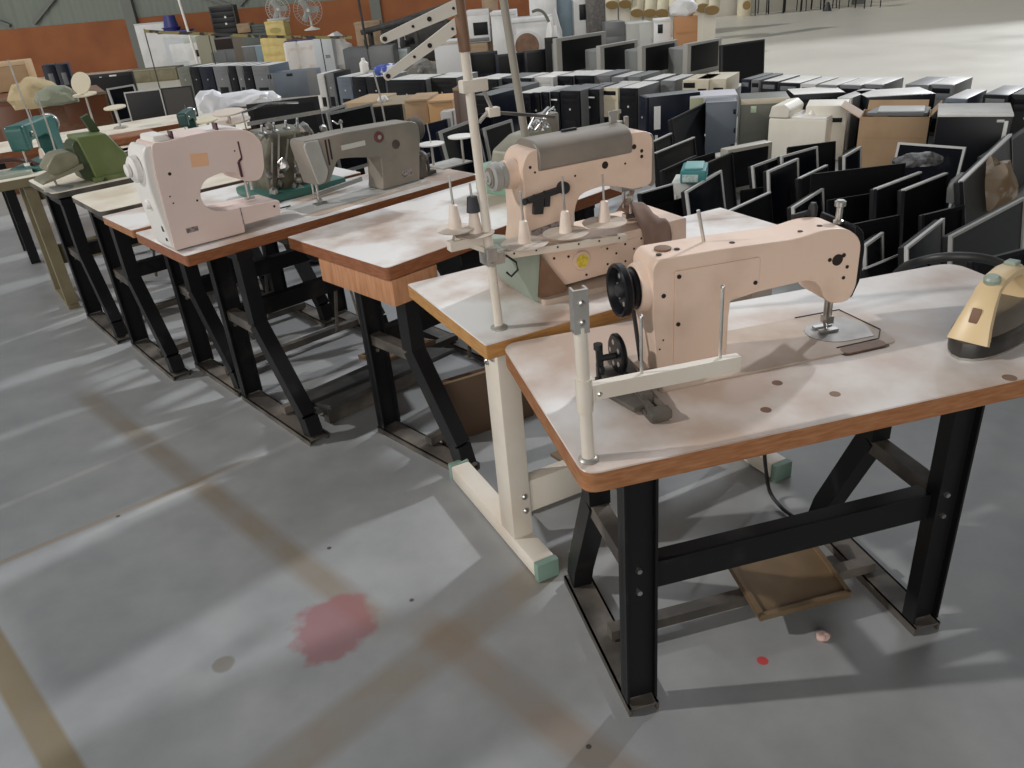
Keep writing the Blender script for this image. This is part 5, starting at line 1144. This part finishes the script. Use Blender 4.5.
# washers and cabinets right of the pole
dryer, W, H = o, W, H = boxy('washing_machine', 'white tumble dryer with round brown opening in its front', 'appliance', 514, 547, 19, 72, d=.6, yaw=-12, m=WHT, parts=[('top_cover', -.02, 1.02, .93, 1.0, WHT, .03), ('side_trim', .0, .06, 0, .93, WHC, .012)])
o2 = MB().lathe([(.24, 0), (.24, .01), (.22, .012)], (W * .42, -.005, H * .48), (0, -1, 0), 28).build('door_ring', WHC, o); MB().lathe([(.20, 0), (.20, .006)], (W * .42, -.016, H * .48), (0, -1, 0), 28).build('opening', BRN, o2)
boxy('washing_machine', 'white cabinet sided washing machine left of the tumble dryer', 'appliance', 495, 515, 12, 68, d=.6, yaw=-6, m=WHT, parts=[('top_cover', -.02, 1.02, .94, 1.0, WHC, .03), ('badge', .8, .92, .1, .2, WHB, .004)])
boxy('refrigerator', 'large white fridge rising behind the tumble dryer', 'refrigerator', 533, 556, -8, 66, d=.6, yaw=-4, m=WHT, parts=[('door', .02, .98, .02, .98, WHT, .03), ('handle', .06, .10, .4, .6, PCG, .03)])
crumple('plastic_bag', 'pale torn wrapping along the edge of the dull blue cabinet', 'bag', at(558, 78, 0) + Vector((0, .3, .35)), (.12, .12, .5), WHC, 22, -.9, .4)
p_ = [at(545, 60, .0)]
hz = MB(); D_ = 12.2
P = []
for x, y in ((532, 12), (538, 10), (544, 13), (549, 22)):
    d = FW * CF + RT * (x - 512) - UP * (y - 384); P.append(EYE + d * (D_ / math.hypot(d.x, d.y)))
o = MB().tube([p - dryer.location for p in smooth_path(P)], [.02] * 19, 8).build('drain_hose', mat('grey_hose', (.12, .12, .09), .6), dryer, smooth=60, label='grey drain hose'); dryer.rotation_euler.z = dryer.rotation_euler.z; o.matrix_local = Matrix.Rotation(-dryer.rotation_euler.z, 4, 'Z')
boxy('cabinet', 'dull blue locker right of the white washing machines', 'cabinet', 556, 575, -8, 62, d=.5, yaw=-2, m=TEALC, parts=[('door', .03, .97, .03, .97, TEALC, .012), ('handle', .85, .92, .45, .52, PCL, .02)])
boxy('cabinet', 'white door with a tall dark window slot beside blue locker', 'cabinet', 575.5, 588, -8, 62, d=.4, yaw=0, m=WHC, parts=[('window', .38, .85, .60, .82, PCB, .006), ('door', .05, .95, .03, .55, WHC, .01)])
boxy('cabinet', 'dark speckled locker left of the cream fabric rolls', 'cabinet', 588.5, 605, -8, 62, d=.4, yaw=0, m=mat('dark_speckled', (.09, .085, .08), .6, 0, (.14, .13, .125), 20), parts=[('door', .04, .96, .03, .97, mat('dark_speckled', (.09, .085, .08)), .012)])
boxy('cabinet', 'grey low filing cabinet behind the second tube monitor', 'cabinet', 606, 625, 23, 63, d=.5, yaw=0, m=PCG, parts=[('drawer', .05, .95, .05 + k * .31, .33 + k * .31, PCG, .012) for k in range(3)])
boxy('cabinet', 'pale low cabinet pair below the fabric rolls', 'cabinet', 626, 652, 24, 61, d=.5, yaw=0, m=mat('pale_cabinet', (.45, .46, .44), .5), parts=[('door', .02, .49, .03, .97, mat('pale_cabinet', (.45, .46, .44)), .012), ('door', .51, .98, .03, .97, mat('pale_cabinet', (.45, .46, .44)), .012)])
boxy('cooker', 'small white appliance with dark square window left of tall carton', 'appliance', 654, 671, 20, 60, d=.45, yaw=-8, m=WHT, parts=[('window', .22, .52, .66, .88, PCB, .008), ('top_trim', 0, 1, .94, 1, WHC, .015)])
o, W, H = boxy('carton', 'tall brown carton with white wrapped top beside the open floor', 'box', 674, 698, 17, 60, d=.45, yaw=-10, m=mat('brown_carton', (.40, .20, .09), .7), part='box', parts=[('flap', .05, .95, .62, .72, mat('brown_carton', (.40, .20, .09)), .01)])
crumple('plastic_bag', 'white plastic wrap covering the tall brown carton', 'bag', o.location + Vector((W / 2, .2, H + .10)), (W * .55, .26, .15), WHC, 31, -.8, .25)
# fabric rolls standing in a row
ROLL = mat('cream_fabric_roll', (.60, .56, .42), .7, 0, (.52, .48, .36), 4); CORE = mat('cardboard_core', (.30, .20, .08), .7)
rolls = [(612, 5, 'cream fabric roll behind the filing cabinet, leftmost of the rolls'), (625, 4, 'cream fabric roll second from the left of the rolls'), (637, 13, 'cream roll with brown end above the pale cabinet, its left one'), (650, 13, 'cream roll with brown end above the pale cabinet, its right one'),
         (662, 13, 'cream roll with brown end above the small white appliance'), (675, 8, 'cream roll with brown end behind the white wrapped carton'), (703, 8, 'brown ended roll right of the tall wrapped carton'), (712, 10, 'pale roll with tan end nearest the open floor')]
for px, py, lab in rolls:
    D_ = 18.5 if px < 690 else 17
    d = FW * CF + RT * (px - 512) - UP * (py - 384); c = EYE + d * (D_ / math.hypot(d.x, d.y)); r = .14
    o = thing('fabric_roll', lab, 'roll', None, Vector((c.x, c.y, 0)), R(-8), 'fabric rolls along the back')
    MB().lathe([(r * .45, 0), (r, .0), (r, 1.3), (r * .4, 1.3)], (0, 0, c.z), (.1, .62, .78), 22).build('fabric', ROLL, o); MB().lathe([(r * .93, 0), (r * .93, .01), (r * .3, .012), (r * .3, .002)], (0, -.008, c.z - .010), (.1, .62, .78), 22).build('core_end', CORE, o)
    MB().bx(-.12, .12, .35, .75, 0, max(.05, c.z + .2)).build('cradle', PALE, o)
p = at(744, 16); o = thing('fabric_roll', 'lone cream roll standing upright on the open floor', 'roll', None, p, 0); MB().lathe([(.17, 0), (.18, .02), (.17, .7), (.05, .72)], (0, 0, 0), (0, 0, 1), 22).build('fabric', ROLL, o); MB().lathe([(.10, 0), (.10, .01)], (0, -.175, .25), (0, -1, 0), 18).build('tan_patch', CORE, o)
# stacked chairs far across the open floor
CHB = mat('dark_chair', (.03, .03, .035), .5)
def chair(p, rz, lab):
    o = thing('stacking_chair', lab, 'chair', None, p, rz, 'dark stacking chairs at the far end')
    MB().bx(-.22, .22, -.22, .22, .43, .46, bev=.01).build('seat', CHB, o)
    MB().bx(-.21, .21, .19, .225, .58, .88, bev=.01).build('backrest', CHB, o)
    for x in (-.2, .2):
        MB().cyl((x, -.2, 0), (x, -.18, .44), .014, .014, 6).build('leg', BLK, o); MB().cyl((x, .24, 0), (x, .2, .88), .014, .014, 6).build('leg', BLK, o)
    return o
ORD = ['first', 'second', 'third', 'fourth', 'fifth', 'sixth', 'seventh', 'eighth', 'ninth', 'tenth', 'eleventh']
c0 = None
for k in range(7):
    px = 724 + k * 24; p = at(px, 9.5 - k * .3, 0); p.y = min(p.y, WY - .6); rz = R(random.uniform(-25, 25)); lab = 'dark chair at the far end of open floor, %s from the left' % ORD[k]
    if c0 is None: c0 = chair(p, rz, lab)
    else: copy_thing(c0, p, rz, lab)
p = at(827, 11); o = thing('cone_stand', 'small dark cone shaped stand alone on the far open floor', 'stand', None, p); MB().lathe([(.10, 0), (.10, .02), (.05, .16), (.03, .2)], (0, 0, 0), (0, 0, 1), 14).build('cone', CHB, o)

# ------------------------------------------------------------------ rear tables at the left and what stands on them
F8 = fr(118, 152, .62); t8 = thing('sewing_table', 'white topped table with red brown edge behind the moss green machine', 'sewing table', F8)
tabletop(t8, 1.3, .55, .045, WOODD, LAMC, .02)
for x in (.15, 1.15):
    for y in (.06, .49): MB().bx(x - .03, x + .03, y - .02, y + .02, 0, .72).build('leg', BLK, t8)
F9 = fr(108, 142, .56, .62); t9 = thing('sewing_table', 'long pale table carrying the two flat monitors at the left', 'sewing table', F9)
tabletop(t9, 1.15, .75, .045, WOODD, LAMC, .02, z=.62)
for x in (.15, 1.0):
    for y in (.06, .69): MB().bx(x - .03, x + .03, y - .02, y + .02, 0, .58).build('leg', BLK, t9)
boxy('drawer', 'loose dark brown drawer box lying on the white table behind moss machine', 'drawer', 115, 158, 139, 147, zb=.76, d=.22, yaw=33, m=WOODD, part='box', parts=[('edge_strip', 0, 1, .85, 1, WOOD, .004)])
F10 = fr(-30, 158, .58); t10 = thing('sewing_table', 'pale table with dark edge behind the teal machine at the left', 'sewing table', F10)
tabletop(t10, 1.5, .55, .045, WOODD, LAMC, .02)
for x in (.15, 1.3):
    for y in (.06, .49): MB().bx(x - .03, x + .03, y - .02, y + .02, 0, .72).build('leg', BLK, t10)
lcd('flat monitor with silver left frame standing in front on the long pale table', 123.5, 92.5, 160, 88.5, .90, .25, bez=SILV, tilt=4, zb=.62, stand=True, group='monitors on the pale table', bw=.010)
lcd('plain brownish dark monitor directly right of the silver framed one', 160, 88.5, 191, 85.5, .90, .25, bez=DGB, scr=mat('brownish_screen', (.02, .017, .014), .5), tilt=4, zb=.62, stand=True, group='monitors on the pale table', bw=.010)
lcd('square flat monitor with white frame at the rear left of pale table', 107, 88.5, 134, 84, .93, .28, bez=SILV, tilt=6, zb=.62, stand=True, group='monitors on the pale table', bw=.014)
# brown cabinet and sewing things at far left
F11 = fr(0, 118, .50, .76)
o, W, H = boxy('cabinet', 'worn brown wooden sewing cabinet behind the teal machine', 'cabinet', 36, 105, 100, None, h=.86, d=.8, yaw=28, m=mat('worn_brown_wood', (.13, .055, .025), .45, 0, (.19, .09, .045), 7, stretch=(3, 3, 14)), parts=[('front_panel', .35, .97, .72, .96, mat('red_brown_panel', (.15, .05, .02), .4), .006), ('top_board', -.01, 1.01, .97, 1.0, mat('dusty_brown_board', (.24, .17, .12), .6), .012)])
boxy('cabinet', 'red brown wooden cabinet cut by the left picture edge', 'cabinet', -30, 36, 103, None, h=.86, d=.8, yaw=26, m=mat('red_brown_panel', (.15, .05, .02)), parts=[('front_panel', .3, .97, .1, .92, mat('red_brown_panel', (.15, .05, .02)), .006), ('top_board', -.01, 1.01, .97, 1.0, mat('dusty_brown_board', (.24, .17, .12)), .012)])
o, W, H = boxy('carton', 'tan box with pale lid standing at the left picture edge', 'box', -12, 24, 64, None, h=.27, zb=.865, d=.3, yaw=14, m=mat('tan_fibre_box', (.42, .28, .15), .6, 0, (.36, .22, .11), 5), part='box', parts=[('lid', -.02, 1.02, .86, 1, mat('pale_tan_lid', (.60, .46, .28), .6), .01)])
crumple('fabric_bundle', 'bundle of cream cloth lying on the brown sewing cabinet', 'fabric', at(38, 97, .90), (.22, .16, .14), mat('cream_cloth', (.48, .38, .22), .85, 0, (.38, .30, .17), 9), 41, -.5, .3)
crumple('fabric_bundle', 'grey green cloth end beside the cream cloth bundle', 'fabric', at(56, 98, .90), (.16, .12, .09), mat('grey_green_cloth', (.24, .26, .19), .85), 42, -.5, .3)
for x0, x1, yt, lab in ((41, 54, 66, 'left black speaker box standing before the orange wall'), (54.5, 67, 65, 'right black speaker box standing before the orange wall')):
    boxy('loudspeaker', lab, 'loudspeaker', x0, x1, yt, None, h=.95, d=.3, yaw=20, m=PCN, parts=[('grille', .08, .92, .05, .62, PCB, .006), ('tweeter_ring', .3, .7, .75, .9, PCG, .006)], group='black loudspeakers')
boxy('television', 'black flat set with white paper note leaning behind the monitors', 'television', 86, 131, 76, None, h=.82, d=.10, yaw=8, m=PCB, part='housing', parts=[('screen', .03, .97, .04, .96, SCRM, .006), ('paper_note', .50, .66, .80, .98, mat('white_plastic_film', (.75, .76, .80)), .004), ('tag', .28, .33, .90, .97, WST, .004)])
def cone_disc(label, px, py, z, r, zb=.76, m=None):
    m = m or mat('cream_disc', (.62, .56, .42), .5); p = at(px, py, z); o = thing('thread_stand', label, 'thread stand', None, Vector((p.x, p.y, zb)), 0)
    MB().cyl((0, 0, 0), (0, 0, z - zb), .008).build('stem', ZINC, o); MB().lathe([(.01, 0), (r, .0), (r * 1.02, .008), (.01, .014)], (0, 0, z - zb), (.0, -.1, 1), 24).build('spool_disc', m, o)
    MB().lathe([(.05, 0), (.05, .01), (.01, .02)], (0, 0, 0), (0, 0, 1), 18).build('base', ZINC, o); return o
o = cone_disc('cream spool disc tilted upright above the brown cabinet', 85, 95, .93, .09, .62); MB().lathe([(.02, 0), (.085, 0), (.085, .01), (.02, .012)], (0, 0, .40), (-.2, -1, .35), 26, sy=1).build('upright_disc', mat('cream_disc', (.62, .56, .42)), o)
cone_disc('small cream disc on a stem beside the brown cabinet end', 115, 108, .90, .075)
cone_disc('pale pink spool discs pair above the pink domestic machine', 228, 113, .98, .085, .76, mat('pinkish_disc', (.60, .52, .45), .5)); cone_disc('larger pale oval disc just above the pink domestic machine', 233, 121, .93, .095, .76, mat('pinkish_disc', (.60, .52, .45)))
cone_disc('cream disc behind the pink domestic machine, left of the pale discs', 207, 121, .92, .06)
o = head('sewing_machine', 'dark green machine whose head shows above the pink domestic one', None, at(191, 134, .76), F8.yaw + R(60), mat('dark_teal_enamel', (.012, .06, .055), .35), .55)
# big dark television and boxes behind M4
lcd('huge dark flat television standing behind the overlock machine', 246, 104.5, 318, 96, .98, .56, bez=BPL, scr=SCRM, back=DGB, tilt=5, zb=0, stand=True, th=.09, group='televisions', bw=.03)
lcd('black framed monitor with pale rim, left of the doubled pair behind grey machine', 320, 112, 346, 104, .78, .42, bez=SILD, tilt=5, zb=0, stand=True, group='monitors behind the grey machine')
lcd('black framed monitor with pale rim, right of the doubled pair behind grey machine', 327, 113, 372, 103, .78, .42, bez=SILD, tilt=5, zb=0, stand=True, group='monitors behind the grey machine')
lcd('dark plain monitor back behind the arm of the grey machine', 366, 108, 402, 104, .70, .40, bez=DGB, scr=SCRM, tilt=3, zb=0, stand=True, group='monitors behind the grey machine')
lcd('dark blue monitor behind the handwheel of the grey machine', 419, 126, 447, 119, .70, .42, bez=PCN, scr=mat('navy_screen', (.006, .01, .03), .4), tilt=6, zb=0, stand=True, group='monitors behind the grey machine')
lcd('grey rimmed monitor behind the cream pole above the white spool disc', 440, 131, 476, 118, .70, .42, bez=SILD, tilt=10, zb=0, stand=True, group='monitors behind the grey machine')
lcd('grey rimmed monitor between the two poles above the pale green machine', 484, 128, 512, 119, .66, .40, bez=SILD, tilt=8, zb=0, stand=True, group='monitors behind the grey machine')
lcd('black slab behind the second tall pole below the front row of towers', 470, 116, 492, 112, .60, .40, bez=BPL, tilt=6, zb=0, stand=True, group='monitors behind the grey machine')
for x0, x1, yt, yb_, m, lab in ((404, 427, 100, 124, CB, 'reddish brown carton left of the tan carton behind the grey machine'), (427.5, 452, 101, 123, mat('tan_carton', (.46, .27, .12), .7), 'tan carton with dark hand slot behind the grey machine')):
    boxy('carton', lab, 'box', x0, x1, yt, None, h=.62, d=.4, yaw=-12, m=m, part='box', parts=[('flap', .02, .98, .97, 1.0, mat('pale_cardboard', (.38, .27, .16), .7), .012)] + ([('hand_slot', .36, .55, .64, .73, HOLE, .003)] if x0 > 420 else []))
boxy('carton', 'low cardboard tray of scraps behind the dark monitor back', 'box', 343, 372, 103, None, h=.46, d=.6, yaw=-20, m=mat('pale_cardboard', (.50, .36, .21)), part='box', parts=[('flap', .0, 1, .85, 1.0, mat('pale_cardboard', (.50, .36, .21)), .02)])
boxy('carton', 'dusty flattened carton beside the low cardboard tray', 'box', 372, 404, 105, None, h=.46, d=.6, yaw=-15, m=mat('dusty_carton', (.26, .21, .14), .8), part='box', parts=[('flap', 0, 1, .9, 1, mat('dusty_carton', (.26, .21, .14)), .02)])
crumple('plastic_bag', 'white crumpled paper on the dusty flattened carton', 'paper', at(383, 100, .475), (.05, .045, .04), WHC, 51, -.5, .3)
boxy('plank', 'narrow dark brown board standing right of the tan carton', 'plank', 452.5, 458, 88, None, h=.75, d=.3, yaw=-12, m=mat('brown_board', (.12, .07, .05), .6), part='board', parts=[('edge_strip', 0, 1, .97, 1, TANB, .004)])
boxy('desk_device', 'small translucent grey device standing before the tan carton', 'device', 440, 452, 112, None, h=.55, d=.15, yaw=-10, m=PCL, part='housing', parts=[('panel', .2, .8, .5, .9, PCG, .004)])
# litter under and around the tables
crumple('paper_scrap', 'crumpled pale pink paper scrap on the floor at the treadle', 'paper', at(823, 636, .012), (.016, .013, .012), mat('pink_paper', (.55, .38, .34), .8), 61, -.8, .3)
tag(MB().tube(smooth_path([at(764, 448, .25), at(766, 470, .12), at(770, 492, .03), at(782, 508, .012), at(797, 519, .012), at(812, 529, .012)]), .006, 8).build('cable', CORD, smooth=60), 'black cable hanging by the green cap and running over the floor', 'cable')
# board and bag under the middle tables
o = thing('treadle_board', 'large dark board resting on the floor under the drawer box table', 'board', None, at(376, 388, .06), F3.yaw); MB().box((0, 0, .06), (.62, .34, .02), (R(-14), 0, 0), 0, .003).build('board', DKF, o); MB().bx(-.25, .25, -.02, .02, -.05, .05).build('support_rail', BLKD, o)
o = boxy('carton', 'brown fibreboard panel standing under the cream legged table', 'board', 444, 530, 384, 446, d=.03, yaw=25, m=mat('dark_fibreboard', (.10, .06, .035), .6), part='board', parts=[('edge_strip', 0, 1, .97, 1.0, TANB, .003)])
# ------------------------------------------------------------------ light: daylight through the hall doors at the far right, weaker openings left and front
w = bpy.data.worlds.new('hall_daylight'); scene.world = w; w.use_nodes = True
nt = w.node_tree; bg = nt.nodes['Background']
tc = nt.nodes.new('ShaderNodeTexCoord'); vm = nt.nodes.new('ShaderNodeVectorMath'); vm.operation = 'DOT_PRODUCT'
vm.inputs[1].default_value = Vector((.42, .86, .28)).normalized()
nt.links.new(tc.outputs['Generated'], vm.inputs[0])
cr = nt.nodes.new('ShaderNodeValToRGB'); el = cr.color_ramp.elements
el[0].position, el[1].position = .30, .96; el[0].color = (.085, .093, .105, 1); el[1].color = (1.05, 1.08, 1.12, 1)
mid = cr.color_ramp.elements.new(.62); mid.color = (.27, .29, .31, 1)
nt.links.new(vm.outputs['Value'], cr.inputs['Fac']); nt.links.new(cr.outputs['Color'], bg.inputs['Color']); bg.inputs['Strength'].default_value = 1.0
def sun(name, d, e, col, ang):
    l = bpy.data.lights.new(name, 'SUN'); l.energy = e; l.color = col; l.angle = R(ang)
    o = bpy.data.objects.new(name, l); COL.objects.link(o)
    o.rotation_euler = Vector(d).to_track_quat('-Z', 'Y').to_euler(); o.location = (0, 0, 6); return o
def direction(az, el):  # direction in which the light travels; az = compass bearing it comes from (0 = +y, 90 = +x)
    return (-math.sin(R(az)) * math.cos(R(el)), -math.cos(R(az)) * math.cos(R(el)), -math.sin(R(el)))
sun('daylight_hall_door', direction(43, 30), 2.0, (.95, .97, 1.0), 3)
sun('daylight_left_windows', direction(-90, 34), 1.45, (1.0, .98, .94), 1.3)
sun('daylight_front_opening', direction(190, 16), 1.3, (1.0, .95, .88), 45)
vs = scene.view_settings
vs.view_transform = 'Standard'; vs.look = 'None'; vs.exposure = 0.12; vs.gamma = 1.0; vs.use_curve_mapping = False
